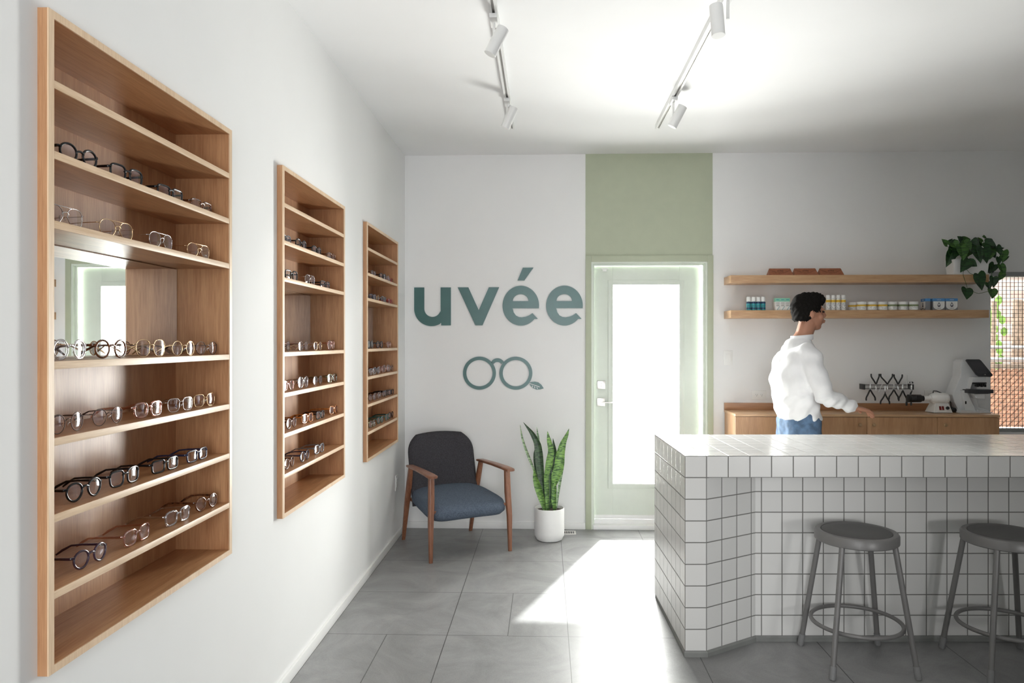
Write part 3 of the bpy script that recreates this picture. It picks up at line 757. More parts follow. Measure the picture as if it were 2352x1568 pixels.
for pts, dy, mt in LV:
    # resample
    P3 = []
    for i in range(len(pts)-1):
        for k in range(5):
            t_ = k/5; P3.append([pts[i][q]*(1-t_)+pts[i+1][q]*t_ for q in range(3)])
    P3.append(list(pts[-1]))
    for _ in range(2):
        P3 = [P3[0]] + [[(P3[i-1][q]+2*P3[i][q]+P3[i+1][q])/4 for q in range(3)] for i in range(1, len(P3)-1)] + [P3[-1]]
    bm = B(); rows = []
    tw = random.uniform(-.35, .35)
    for i, (zx, zy, hw) in enumerate(P3):
        f_ = i/(len(P3)-1); z = max(0, (1098-zy)*sc_); x = (zx-425)*sc_; hw = max(hw*1.18, 1.5)*sc_
        y = dy*(.35+f_*.65); an = tw*f_; row = []
        for k in (-1, -.5, 0, .5, 1):
            row.append((x+hw*k*math.cos(an), y+hw*k*math.sin(an) - hw*.35*(k*k), z))
        rows.append(row)
    fr = [[bm.verts.new((a, b-.0012, c)) for a, b, c in r] for r in rows]; bk = [[bm.verts.new((a, b+.0012, c)) for a, b, c in r] for r in rows]
    for i in range(len(rows)-1):
        for k in range(4):
            bm.faces.new((fr[i][k], fr[i][k+1], fr[i+1][k+1], fr[i+1][k])); bm.faces.new((bk[i][k], bk[i+1][k], bk[i+1][k+1], bk[i][k+1]))
        for k in (0, 4): bm.faces.new((fr[i][k], fr[i+1][k], bk[i+1][k], bk[i][k]))
    obj('leaf', bm, mt, sn, ang=70)
# floor register
v = thing('floor_vent', 'small metal floor register behind the white pot', 'vent', (.105, 5.625, 0))
obj('vent_frame', bx(bx(bx(box(-.13, .13, -.045, -.036, 0, .004), -.13, .13, .036, .045, 0, .004), -.13, -.115, -.036, .036, 0, .004), .115, .13, -.036, .036, 0, .004), M['nickel'], v)
obj('dark_opening', box(-.115, .115, -.036, .036, 0, .0015), M['slot'], v)
bm = B()
for i in range(13): bx(bm, -.106+i*.0172, -.102+i*.0172, -.036, .036, 0, .0022)
obj('grille', bm, M['nickel'], v)

# ------------------------------------------------------------------ switches and outlets
o = thing('light_switch', 'white rocker switch on the wall right of the green door', 'switch', (1.4498, YB, 1.3716))
obj('cover_plate', box(-.036, .036, -.006, 0, -.058, .058, .002), M['plate'], o); obj('rocker', box(-.017, .017, -.010, -.005, -.034, .034, .002), M['plate'], o)
def outlet(loc, rz, lab, horiz=True):
    o = thing('wall_outlet', lab, 'outlet', loc, rz)
    a, b = (.058, .036) if horiz else (.036, .058)
    obj('cover_plate', box(-a, a, -.006, 0, -b, b, .002), M['plate'], o)
    for s in (-1, 1):
        cx_, cz_ = (s*.02, 0) if horiz else (0, s*.02)
        f = obj('socket', box(cx_-.015, cx_+.015, -.009, -.005, cz_-.015, cz_+.015, .002), M['plate'], o)
        bm = B(); bx(bm, cx_-.007, cx_-.0055, -.0095, -.008, cz_-.003, cz_+.006); bx(bm, cx_-.007, cx_-.0055+.012, -.0095, -.008, cz_-.008, cz_-.0065) if False else None
        bx(bm, cx_+.0045, cx_+.006, -.0095, -.008, cz_-.003, cz_+.006); bx(bm, cx_-.002, cx_+.002, -.0095, -.008, cz_-.010, cz_-.006)
        obj('slots', bm, M['slot'], f, smooth=False)
    return o
outlet((1.6938, YB, 1.0789), 0, 'white double outlet above the oak worktop, left of the person')
outlet((3.045, YB, 1.087), 0, 'white double outlet on the wall behind the white frame heater')
outlet((XL, 5.40, .43), PI/2, 'white double outlet low on the left wall beside the armchair', False)

# ------------------------------------------------------------------ oak shelves, cabinets and worktop
def wall_shelf(z, lab):
    o = obj('wall_shelf', box(0, 1.943, -.213, 0, -.059, 0, .0015), M['oak_x']); tag(o, lab, 'shelf', 'floating oak shelves', (1.418, YB, z))
wall_shelf(2.012, 'upper floating oak shelf carrying brown cases and a trailing plant')
wall_shelf(1.743, 'lower floating oak shelf lined with bottles, jars and cartons')
YC = 5.40; ZW = .960
wt = thing('worktop', 'long oak worktop with low backsplash against the back wall', 'worktop', (1.418, YC, ZW))
obj('worktop_board', box(0, 1.943, -.005, YB-YC, -.018, 0, .001), M['oak_x'], wt)
obj('backsplash', box(0, 1.72, YB-YC-.018, YB-YC, 0, .056, .001), M['oak_dark_x'], wt)
doorsx = [1.418, 1.8736, 2.3917, 2.9069, 3.3596]
def cabinet(x0, x1, seams, knobs, lab, endpanel=None):
    t = thing('base_cabinet', lab, 'cabinet', (x0, YC, 0), group='oak base cabinets under the worktop')
    w_ = x1-x0
    obj('carcass', box(0, w_, .02, YB-YC-.022, .08, ZW-.018), M['oak_front'], t, smooth=False)
    obj('plinth', box(0, w_, .06, YB-YC-.022, 0, .08), M['slot'], t, smooth=False)
    s = [x0]+seams+[x1]
    for i in range(len(s)-1):
        d = obj('door', box(s[i]-x0+.0015, s[i+1]-x0-.0015, 0, .019, .085, ZW-.021, .001), M['oak_front'], t)
        kx = knobs[i]-x0
        bm = sweep(B(), [(kx, 0, .885), (kx, -.012, .885)], .005, n=12); sweep(bm, [(kx, -.012, .885), (kx, -.015, .885), (kx, -.024, .885), (kx, -.027, .885)], [.008, .012, .012, .009], n=20)
        obj('knob', bm, M['knob'], d)
    return t
M['knob'] = plain('brass_knob', (.45, .30, .17), .35, .6)
cabinet(doorsx[0], doorsx[1], [], [1.84], 'oak base cabinet with one door at the left end of the worktop')
cabinet(doorsx[1], doorsx[3], [doorsx[2]], [2.3336, 2.4343], 'wide oak base cabinet with a pair of doors behind the person')
cabinet(doorsx[3], doorsx[4], [], [2.9575], 'oak base cabinet with one door at the right end, under the lens meter')

# leather cases with wordmark
M['leather'] = plain('chestnut_leather', (.30, .10, .045), .5, vary=.15, scale=60, bump=.3); M['leather_d'] = plain('dark_leather_edge', (.08, .03, .018), .6)
def leather_case():
    t = thing('glasses_case', '', 'glasses case', (0, 0, 0), 0, 'brown leather cases on the upper shelf')
    bm = B()
    w0, w1, d, h = .092, .081, .045, .057
    q = [(-w0, -d, 0), (w0, -d, 0), (w0, d, 0), (-w0, d, 0), (-w1, 0, h), (w1, 0, h)]
    vs = [bm.verts.new(c) for c in q]
    for f in ((0, 1, 2, 3), (0, 1, 5, 4), (1, 2, 5), (2, 3, 4, 5), (3, 0, 4)): bm.faces.new([vs[i] for i in f])
    o = obj('case_body', bm, M['leather'], t, smooth=False, bev=.0015)
    sl = math.atan2(h, d)                      # front face slope
    m = T(0, -d, 0) @ Matrix.Rotation(sl, 4, 'X')
    L = math.hypot(h, d)
    pl = [(-.084, L*.80), (-.035, L*.40), (-.02, L*.34), (.02, L*.34), (.035, L*.40), (.084, L*.80)]
    bm = sweep(B(), [(x, y, .0006) for x, y in pl], .0011, .0006, 6)
    obj('flap_edge', tf(bm, m), M['leather_d'], t)
    bm = B(); s_ = .045/1686
    for k in 'uvée':
        g = curve_mesh([[((x-1069)*s_, -(y-540)*s_) for x, y in p] for p in GL[k]], .0006)
        me = bpy.data.meshes.new('t'); g.to_mesh(me); g.free(); bm.from_mesh(me); bpy.data.meshes.remove(me)
    obj('wordmark', tf(bm, m @ T(0, L*.62, .0005)), M['leather_d'], t, smooth=False)
    return t
lc = leather_case(); lc.location = (1.808, 5.588, 2.012); lc['label'] = 'brown leather glasses case, left of the three on the upper shelf'
copy_tree(lc, (2.000, 5.588, 2.012), label='brown leather glasses case, middle of the three on the upper shelf')
copy_tree(lc, (2.193, 5.588, 2.012), label='brown leather glasses case, right of the three on the upper shelf')

# bottles, jars and cartons on the lower shelf
ZS = 1.7432
M['pw'] = plain('white_plastic', (.80, .80, .78), .35, vary=.01); M['yl'] = plain('yellow_label', (.72, .45, .04), .5); M['ink'] = plain('dark_print', (.08, .08, .10), .6)
M['tealp'] = plain('teal_label', (.03, .28, .32), .35, vary=.5, scale=40); M['navyp'] = plain('navy_print', (.015, .03, .09), .4); M['cap'] = glassy('clear_cap', (.86, .85, .82), .25, .08)
M['mint'] = plain('mint_print', (.25, .58, .43), .5); M['card'] = plain('white_card', (.78, .77, .74), .6); M['greyp'] = plain('grey_print', (.42, .40, .38), .6)
M['bluep'] = plain('blue_print', (.08, .26, .55), .5); M['gr'] = plain('olive_label', (.22, .27, .13), .5); M['bluecap'] = plain('deep_blue_lid', (.012, .02, .10), .35)
def cyl(r, z0, z1, bev=.002, n=28): return lathe(B(), [(0, z0), (r-bev, z0), (r, z0+bev), (r, z1-bev), (r-bev, z1), (0, z1)], n)
def band(r, z0, z1, n=28): return lathe(B(), [(r, z0), (r, z1), (r-.0008, z1), (r-.0008, z0), (r, z0)], n)
def arcprint(r, rows, a0=-150, a1=-30, dens=.55, seed=1):
    """short printed dashes round the front of a cylinder"""
    rnd = random.Random(seed); bm = B()
    for z, h in rows:
        a = a0
        while a < a1:
            w_ = rnd.uniform(5, 12)
            if rnd.random() < dens:
                q = [(r*math.cos(math.radians(t_)), r*math.sin(math.radians(t_))) for t_ in (a, a+w_)]
                bm.faces.new([bm.verts.new((q[0][0], q[0][1], z)), bm.verts.new((q[1][0], q[1][1], z)), bm.verts.new((q[1][0], q[1][1], z+h)), bm.verts.new((q[0][0], q[0][1], z+h))])
            a += w_+3
    return bm
# teal spray bottles
t = thing('spray_bottle', '', 'bottle', (0, 0, ZS), 0, 'teal lens cleaner bottles on the lower shelf')
obj('bottle_body', cyl(.0172, 0, .066, .003), M['tealp'], t)
obj('cap', cyl(.0168, .0665, .104, .003), M['pw2'] if 'pw2' in M else M['pw'], t)
obj('label_band', band(.0176, .010, .020), M['navyp'], t); obj('shoulder_band', band(.0176, .052, .064), M['navyp'], t)
spots = [1.573, 1.610, 1.647, 1.684]
lb = ['teal bottle with white cap, leftmost of the four teal bottles', 'teal bottle with white cap, second from the shelf\'s left end',
      'teal bottle with white cap, third from the shelf\'s left end', 'teal bottle with white cap, nearest the mint cartons']
t.location = (spots[0]-.012, 5.555, ZS); t['label'] = lb[0]
for i in (1, 2, 3): copy_tree(t, (spots[i]-.012, 5.555, ZS), label=lb[i])
# mint cartons
t = thing('drops_carton', '', 'carton', (0, 0, ZS), 0, 'mint topped cartons on the lower shelf')
obj('carton', box(-.0182, .0182, -.02, .02, 0, .0925, .0006), M['card'], t)
obj('coloured_top', box(-.0185, .0185, -.0203, .0203, .066, .0928, .0006), M['mint'], t)
bm = B()
for z, w_ in ((.056, .013), (.050, .013), (.040, .012), (.036, .011), (.031, .012)): bx(bm, -w_, w_, -.0206, -.02, z, z+.0035)
obj('printed_lines', bm, M['greyp'], t, smooth=False)
bm = B(); poly(bm, [(-.006, .002), (-.002, .002), (.016, .030), (.013, .030)], -.0207, -.02); bx(bm, -.011, .011, -.0209, -.0203, .078, .083)
obj('slash_print', bm, M['tealp'], t, smooth=False)
sp_ = [1.778, 1.8155, 1.853]
lb = ['white and mint carton beside the teal bottles', 'white and mint carton in the middle of its row of three', 'white and mint carton nearest the blue lidded tub']
t.location = (sp_[0], 5.56, ZS); t['label'] = lb[0]
for i in (1, 2): copy_tree(t, (sp_[i], 5.56, ZS), label=lb[i])
# blue lidded tubs behind the head
t = thing('wipes_tub', 'tub with deep blue lid behind the person\'s head', 'tub', (1.945, 5.56, ZS))
obj('tub_body', cyl(.026, 0, .066, .003), M['greyt'] if 'greyt' in M else M['greyp'], t); obj('lid', cyl(.0275, .0665, .091, .003), M['bluecap'], t)
# white tubes with yellow band
t = thing('foam_bottle', '', 'bottle', (0, 0, ZS), 0, 'white bottles with a yellow band on the lower shelf')
obj('bottle_body', cyl(.0168, 0, .090, .003), M['pw'], t); obj('cap', cyl(.0162, .0905, .1165, .003), M['pw'], t)
obj('yellow_band', band(.0172, .060, .079), M['yl'], t)
obj('printed_text', arcprint(.01705, [(.010, .003), (.018, .004), (.026, .003), (.034, .004), (.042, .003), (.050, .004)], seed=3), M['ink'], t, smooth=False)
spt = [(2.128, 5.60), (2.166, 5.555), (2.204, 5.555), (2.242, 5.555), (2.281, 5.555)]
lb = ['white bottle with yellow band, half hidden at the left of its row', 'white bottle with yellow band, second in its row of five', 'white bottle with yellow band in the middle of its row of five',
      'white bottle with yellow band, fourth in its row of five', 'white bottle with yellow band, nearest the yellow labelled jars']
t.location = (spt[0][0], spt[0][1], ZS); t['label'] = lb[0]
for i in range(1, 5): copy_tree(t, (spt[i][0], spt[i][1], ZS), label=lb[i])
def jar(bandmat, lab, grp, x, y, seed):
    t = thing('cream_jar', lab, 'jar', (x, y, ZS), random.uniform(-.3, .3), grp)
    obj('jar_body', lathe(B(), [(0, 0), (.031, 0), (.0355, .004), (.0358, .04), (.034, .043), (0, .043)], 36), M['pw'], t)
    obj('lid', lathe(B(), [(0, .0435), (.0362, .0435), (.0366, .047), (.0366, .060), (.034, .064), (0, .0645)], 36), M['pw'], t)
    obj('label_band', band(.0361, .029, .042, 36), bandmat, t)
    obj('printed_text', arcprint(.0362, [(.012, .004), (.019, .003), (.024, .003)], seed=seed, dens=.5), M['greyp'], t, smooth=False)
    return t
jj = [(2.392, 5.63), (2.425, 5.56), (2.503, 5.56), (2.583, 5.56)]
lb = ['white jar with yellow band set back behind its row', 'white jar with yellow band, first of the front three', 'white jar with yellow band, middle of the front three', 'white jar with yellow band, nearest the green banded jars']
for i, (x, y) in enumerate(jj): jar(M['yl'], lb[i], 'yellow banded jars on the lower shelf', x-.005, y, i)
lb = ['white jar with olive band, nearest the yellow banded jars', 'white jar with olive band, middle of its row of three', 'white jar with olive band, nearest the blue topped cartons']
for i, x in enumerate((2.652, 2.732, 2.811)): jar(M['gr'], lb[i], 'olive banded jars on the lower shelf', x, 5.56, 10+i)
# blue topped cartons
def drop_carton(x, y, rz, lab):
    t = thing('mask_carton', lab, 'carton', (x, y, ZS), rz, 'blue topped cartons on the lower shelf')
    obj('carton', box(-.045, .045, -.018, .018, 0, .088, .001), M['greyc'], t)
    obj('blue_top', box(-.0453, .0453, -.0183, .0183, .067, .0883, .001), M['bluep'], t)
    r = [(-.042, .066)] + [(-.042, .03)] + [(x_*.042, .002+(1-math.sqrt(max(0, 1-x_*x_)))*.028) for x_ in (-.95, -.8, -.6, -.3, 0, .3, .6, .8, .95)] + [(.042, .03), (.042, .066)]
    obj('white_panel', poly(B(), r, -.0192, -.018), M['card'], t, smooth=False)
    dr = [(0, .060), (.006, .050), (.0105, .041), (.0115, .034), (.009, .027), (.004, .0235), (0, .023), (-.004, .0235), (-.009, .027), (-.0115, .034), (-.0105, .041), (-.006, .050)]
    obj('drop_print', tf(curve_mesh([dr, [(x_*.62, .0375+(z_-.0375)*.62) for x_, z_ in dr]], .0006), T(0, -.0196, 0) @ UPRIGHT), M['ink'], t, smooth=False)
    obj('wave_print', poly(B(), [(-.006, .036), (-.002, .033), (.002, .036), (.006, .037), (.006, .030), (.003, .027), (-.003, .027), (-.006, .030)], -.0198, -.0192), M['ink'], t, smooth=False)
    obj('carton_text', tf(text_bm('I-RELIEF', .0095, .0006), T(0, -.0196, .013) @ UPRIGHT), M['ink'], t, smooth=False)
    obj('top_text', tf(text_bm('I-RELIEF', .0095, .0006), T(0, -.0188, .077) @ UPRIGHT), M['card'], t, smooth=False)
M['greyc'] = plain('grey_carton_side', (.20, .20, .21), .5)
drop_carton(2.992, 5.555, 0, 'blue topped carton with drop emblem, left of the two facing front')
drop_carton(3.088, 5.555, 0, 'blue topped carton with drop emblem, rightmost on the lower shelf')
drop_carton(2.917, 5.585, math.radians(-97), 'blue topped carton turned sideways beside the two facing front')

# trailing plant
pc = 3.238
pl = thing('planter', 'white rectangular planter at the right end of the upper shelf', 'planter', (pc, 5.60, 2.012))
bm = B(); w0, w1, d0, d1, hh = .126, .134, .052, .060, .118
q = [(-w0, -d0, .014), (w0, -d0, .014), (w0, d0, .014), (-w0, d0, .014), (-w1, -d1, hh), (w1, -d1, hh), (w1, d1, hh), (-w1, d1, hh)]
vs = [bm.verts.new(c) for c in q]
for f in ((0, 1, 2, 3), (0, 1, 5, 4), (1, 2, 6, 5), (2, 3, 7, 6), (3, 0, 4, 7)): bm.faces.new([vs[i] for i in f])
obj('planter_box', bm, M['pot'], pl, smooth=False, bev=.002)
obj('saucer', box(-.131, .131, -.058, .058, 0, .0135, .003), M['pot'], pl)
obj('soil', box(-.125, .125, -.052, .052, .09, .108), M['soil'], pl, smooth=False)
def heart(bm, base, tip, width, yb, tilt, fold=.25):
    """heart leaf from the notch at BASE to TIP in x,z (metres) at depth yb"""
    b = Vector((base[0], base[1])); t_ = Vector((tip[0], tip[1])); L = (t_-b).length; d = (t_-b)/L; s = Vector((d.y, -d.x))
    prof = [(-.10, .30), (-.13, .55), (-.06, .85), (.12, 1.0), (.35, .92), (.58, .66), (.78, .36), (.92, .13), (1.0, 0)]
    mid = [(0, 0)] + [(u, 0) for u, _ in prof[4:]]
    for sd in (-1, 1):
        out = [(0, 0)] + [(u, w_*sd) for u, w_ in prof]
        vs = []
        for u, w_ in out:
            p = b + d*(u*L) + s*(w_*width/2)
            y = yb + tilt*(u-.4)*L + fold*abs(w_)*width*.35*sd*.5 - .25*L*max(0, u-.5)**2*-1 - abs(w_)*width*.12
            vs.append(bm.verts.new((p.x, y, p.y)))
        bot = bm.verts.new((vs[-1].co.x, vs[-1].co.y, vs[-1].co.z)) if False else vs[-1]
        p = b + d*(.45*L); c = bm.verts.new((p.x, yb + tilt*.05*L + .004, p.y))
        for i in range(len(vs)-1): bm.faces.new((vs[i], vs[i+1], c) if sd > 0 else (vs[i+1], vs[i], c))
        bm.faces.new((vs[-1], vs[0], c) if sd > 0 else (vs[0], vs[-1], c))
HL = [(350,350,240,230,120),(390,330,480,220,110),(650,260,540,180,110),(650,250,880,230,130),(570,300,400,500,190),(480,480,370,800,190),(600,380,590,690,215),(720,640,550,920,235),
 (740,700,880,800,150),(690,280,770,500,190),(830,300,970,400,170),(860,430,970,740,190),(760,450,690,640,200),(1000,430,1110,740,205),(1130,500,1050,790,200),(1060,290,940,200,70),
 (1110,300,1310,430,190),(1190,270,1300,400,140),(1230,400,1180,680,210),(1310,390,1400,580,120),(1280,480,1370,610,130),(1450,480,1440,720,160),(1600,580,1520,700,45),(1370,600,1400,760,110),
 (1410,750,1450,985,135),(1340,740,1190,950,170),(1330,760,1320,920,100),(1390,930,1290,1095,125),(1220,1010,1190,1230,160),(1100,1120,1140,1265,125),(1200,1245,1155,1450,180),(705,1235,650,1465,210),
 (890,950,1020,1280,220),(1090,170,1165,240,45),(1410,430,1500,415,45),(900,250,1010,350,150),(470,300,560,430,170),(1090,420,1190,560,180),(560,420,470,620,190),
 (950,330,860,560,200),(660,360,600,560,190),(1010,300,1110,480,190),(1180,420,1260,620,190),(740,360,680,520,200),(880,380,980,520,190)]
k_ = .000379
def zxz(a, b): return ((a-818)*k_, (955-b)*k_)
bmA, bmB = B(), B()
for i, (a, b, c, d, w_) in enumerate(HL):
    front = i < 39
    low = b > 780
    y = -.085 if (low or i in (6, 7, 11, 13, 8, 32)) else (random.uniform(-.06, -.02) if front else random.uniform(-.015, .04))
    if a > 1150 and not low: y = random.uniform(-.07, .0)
    heart(bmA if i % 3 else bmB, zxz(a, b), zxz(c, d), w_*k_*1.12, y, random.uniform(-.5, .2))
LG = snake_mat('philodendron_dark', (.008, .03, .010), (.022, .075, .018)); LG2 = snake_mat('philodendron_bright', (.02, .07, .012), (.06, .16, .025))
hp = thing('trailing_plant', 'trailing heart-leaf plant spilling from the white planter over the upper shelf', 'plant', (pc, 5.60, 2.012))
def thick(o, t_): m = o.modifiers.new('s', 'SOLIDIFY'); m.thickness = t_; return o
obj('dark_foliage', bmA, LG, hp, ang=80); obj('bright_foliage', bmB, LG2, hp, ang=80)
bm = B()
for st in ([(690,640),(640,760),(640,880),(630,960),(655,1050),(690,1150),(708,1232)], [(680,840),(710,870),(760,930),(830,960),(885,950)], [(790,1290),(860,1315),(930,1340),(1020,1320),(1130,1290)], [(1060,330),(1090,300),(1110,240),(1095,175)],
           [(340,350),(420,420),(520,480),(560,600)], [(1160,800),(1190,940),(1200,1100),(1215,1240)], [(1450,480),(1380,470),(1300,480),(1200,600)], [(500,490),(420,560),(380,480)], [(1470,480),(1510,460),(1560,445)], [(860,700),(850,760),(840,790)]):
    sweep(bm, [(zxz(a, b)[0], -.075 if b > 600 else -.04, zxz(a, b)[1]) for a, b in st], .0017, n=6)
obj('stems', bm, LG2, hp)

# ------------------------------------------------------------------ tools on the back wall
rc = (2.672, 5.66, 1.150); rk = .000288
tr = thing('tool_rack', 'clear tool rack with dark rails on the wall over the worktop', 'rack', (rc[0], YB, rc[2]))
bm = B(); bx(bm, -.182, .187, -.085, -.078, .012, .017); bx(bm, -.182, .187, -.085, -.078, -.018, -.013)
obj('rail', bx(B(), -.182, .187, -.085, -.078, .012, .017), M['blackplastic'], tr, smooth=False); bm.free()
obj('rail', bx(B(), -.182, .187, -.085, -.078, -.018, -.013), M['blackplastic'], tr, smooth=False)
obj('clear_bar', box(-.182, .187, -.078, -.072, -.018, .017), M['clear_plastic'], tr, smooth=False)
for s in (-.186, .187): obj('end_bracket', box(s-.004, s+.004, -.088, 0, -.022, .020, .001), M['blackplastic'], tr)
def pliers(cx_, up, tips, ty, lab, y=-.092, px=None, jaw=.028):
    """cx_: pivot in drawing units; tips: x of handle ends; ty: y of handle ends"""
    X = (cx_-900)*rk; t = thing('pliers', lab, 'pliers', (rc[0]+X, YB+y-.004, rc[2]), 0, 'optician pliers on the wall rack')
    s = 1 if up else -1
    zt = abs(520-ty)*rk; z0 = .022 if px is None else px
    for i, tx in enumerate(tips):
        dx = (tx-cx_)*rk; sg = -1 if dx < 0 else 1
        pts = [(-sg*.002, 0, s*z0*.6), (sg*.004, 0, s*(z0+.006)), (dx*.55, 0, s*(z0+(zt-z0)*.42)), (dx*1.02, 0, s*(z0+(zt-z0)*.72)), (dx*1.0, 0, s*zt)]
        if abs(dx) < .012: pts = [(-sg*.002, 0, s*z0*.6), (dx*.4, 0, s*(z0+.02)), (dx*.8, 0, s*(z0+(zt-z0)*.6)), (dx, 0, s*zt)]
        # smooth
        q = []
        for a, b in zip(pts, pts[1:]):
            for k in range(4): q.append(Vector(a).lerp(Vector(b), k/4))
        q.append(Vector(pts[-1]))
        for _ in range(3): q = [q[0]]+[(q[j-1]+2*q[j]+q[j+1])/4 for j in range(1, len(q)-1)]+[q[-1]]
        obj('handle', sweep(B(), q, [.0026]*3+[.0058]*(len(q)-4)+[.0042], [.0024]*3+[.005]*(len(q)-4)+[.004], 10, up=Vector((0, 1, 0))), M['blackplastic'], t)
    bm = sweep(B(), [(0, -.004, s*z0*.55), (0, .004, s*z0*.55)], .0065, n=16, up=Vector((1, 0, 0)))
    sweep(bm, [(-.002, 0, s*z0*.5), (-.003, 0, -s*jaw*.3), (-.0012, 0, -s*jaw)], [.004, .0032, .0012], .0025, 8, up=Vector((0, 1, 0)))
    sweep(bm, [(.002, 0, s*z0*.5), (.003, 0, -s*jaw*.3), (.0012, 0, -s*jaw)], [.004, .0032, .0012], .0025, 8, up=Vector((0, 1, 0)))
    obj('jaws', bm, M['steel'], t)
pliers(540, True, (412, 625), 165, 'black handled pliers, handles up, leftmost on the rack')
pliers(845, True, (668, 978), 165, 'black handled pliers, handles up, middle of the rack')
pliers(1130, True, (1022, 1238), 180, 'black handled pliers, handles up, nearest the tweezers')
pliers(378, False, (272, 512), 890, 'black handled pliers, handles down, leftmost on the rack', y=-.097)
pliers(770, False, (648, 885), 985, 'black handled pliers, handles down, hanging lower in the middle', y=-.101, px=.058, jaw=.012)
pliers(995, False, (868, 1110), 860, 'black handled pliers, handles down, right of the lowest hanging pair', y=-.105)
pliers(1245, False, (1138, 1345), 900, 'black handled pliers, handles down, third from the right end', y=-.097, px=.03)
pliers(1470, False, (1345, 1330), 1020, 'black handled pliers with closed handles leaning at the rack\'s right end', y=-.101, px=.04)
for (xa, ya, xb, yb_, lab) in ((1340, 190, 1345, 560, 'thin steel tweezers standing upright in the rack'), (720, 370, 590, 650, 'slim steel screwdriver leaning in the rack between the left pliers'),
                              (1005, 370, 960, 600, 'short steel screwdriver leaning in the middle of the rack')):
    bm = sweep(B(), [((xa-900)*rk, 0, (520-ya)*rk), ((xa*.7+xb*.3-900)*rk, 0, (520-ya*.7-yb_*.3)*rk), ((xb-900)*rk, 0, (520-yb_)*rk)], [.001, .0024, .0028], n=8, up=Vector((0, 1, 0)))
    o = obj('screwdriver' if 'screw' in lab else 'tweezers', bm, M['steel']); tag(o, lab, 'tool', loc=(rc[0], YB-.112, rc[2]))
bm = B()
for k in range(10): ball(bm, ((1470-900)*rk+.012*math.cos(k*2.2), .004*math.sin(k*1.7), .030+.010*math.sin(k*2.2)), .0045, 6)
sweep(bm, [(.17, 0, .02), (.175, 0, -.02), (.165, 0, -.05)], .003, n=8, up=Vector((0, 1, 0)))
o = obj('hand_tool', melt(bm, .002, 2), M['blackplastic']); tag(o, 'small black knobbed tool clipped at the right end of the rack', 'tool', loc=(rc[0], YB-.1, rc[2]))

# ------------------------------------------------------------------ frame heater
gk = .000338
ht = thing('frame_heater', 'white hot-air frame heater with black nozzle and red switches on the worktop', 'frame heater', (3.035, 5.56, ZW))
def gx(a): return (2.7536+(a)*(3.4399-2.7536)/2058)-3.035
gz0 = 1410
def gz(b): return (gz0-b)*gk
XM = Matrix.Rotation(PI/2, 4, 'Y')
def xl(bm, prof, y, z, n=32):       # lathe about the x axis; prof of (x, r)
    return sweep(bm, [(x, y, z) for x, r in prof], [max(r, .001) for x, r in prof], n=n, up=Vector((0, 0, 1)))
zc = gz(1090)
obj('motor_body', xl(B(), [(gx(545), .012), (gx(560), .030), (gx(620), .038), (gx(640), .0415), (gx(820), .0425), (gx(822), .0415), (gx(826), .0425), (gx(900), .0425), (gx(950), .034), (gx(975), .022), (gx(980), .008)], 0, zc), M['white_app'] if 'white_app' in M else M['pw'], ht)
obj('neck', xl(B(), [(gx(400), .019), (gx(560), .020)], 0, zc), M['pw'], ht)
nz = obj('nozzle', xl(B(), [(gx(50), .024), (gx(55), .030), (gx(110), .030), (gx(115), .0285), (gx(122), .030), (gx(200), .030), (gx(206), .0285), (gx(212), .030), (gx(330), .030), (gx(350), .026)], 0, zc), M['blackplastic'], ht)
obj('flange', xl(B(), [(gx(345), .018), (gx(352), .021), (gx(400), .021), (gx(412), .016)], 0, zc), M['blackplastic'], ht)
obj('thumb_screw', sweep(B(), [(gx(125), 0, zc-.028), (gx(125), 0, zc-.038), (gx(125), 0, zc-.054)], [.004, .007, .006], n=14, up=Vector((0, 1, 0))), M['blackplastic'], nz)
bm = B()
a = [(gx(565), -.045), (gx(990), -.045), (gx(990), .06), (gx(525), .06)]; b = [(gx(640), -.022), (gx(935), -.022), (gx(935), .035), (gx(600), .035)]
va = [bm.verts.new((x, y, .003)) for x, y in a]; vb = [bm.verts.new((x, y, gz(1190))) for x, y in b]
bm.faces.new(va); bm.faces.new(vb[::-1])
for i in range(4): bm.faces.new((va[i], va[(i+1) % 4], vb[(i+1) % 4], vb[i]))
bs = obj('heater_base', bm, M['pw'], ht, smooth=False, bev=.002)
obj('base_pad', box(gx(550), gx(985), -.042, .055, 0, .0035), M['blackplastic'], ht, smooth=False)
M['redsw'] = plain('dark_red_switch', (.18, .012, .01), .3)
lean = math.atan2(.023, gz(1190))
Mf = T(0, -.045, .003) @ Matrix.Rotation(-lean, 4, 'X')
for q in (725, 785): obj('switch', tf(box(gx(q-22), gx(q+22), -.004, .001, gz(1350), gz(1262), .0015), Mf), M['redsw'], ht)
obj('dial', tf(sweep(B(), [(gx(885), .002, gz(1305)), (gx(885), -.010, gz(1305)), (gx(885), -.012, gz(1305))], [.013, .012, .010], n=24, up=Vector((0, 0, 1))), Mf), M['blackplastic'], ht)
bm = sweep(B(), [(gx(700), .05, gz(975)), (gx(740), .07, gz(935)), (gx(820), .075, gz(940)), (gx(930), .07, gz(985)), (gx(1040), .06, gz(1065)), (gx(1100), .05, gz(1200)), (gx(1120), .05, gz(1380))], .0035, n=8)
obj('power_cord', bm, M['blackplastic'], ht)
bm = B()
for c_, r_ in (((0, 0, .022), (.026, .018, .022)), ((.02, -.005, .018), (.02, .016, .018)), ((-.02, .005, .03), (.012, .014, .032)), ((.035, 0, .010), (.014, .012, .010))): ball(bm, c_, r_, 10)
o = obj('cable_pouch', melt(bm, .004, 3), M['blackplastic']); tag(o, 'crumpled black pouch lying between the frame heater and the lens meter', 'pouch', loc=(2.7536+1040*.0003335, 5.57, ZW+.002))

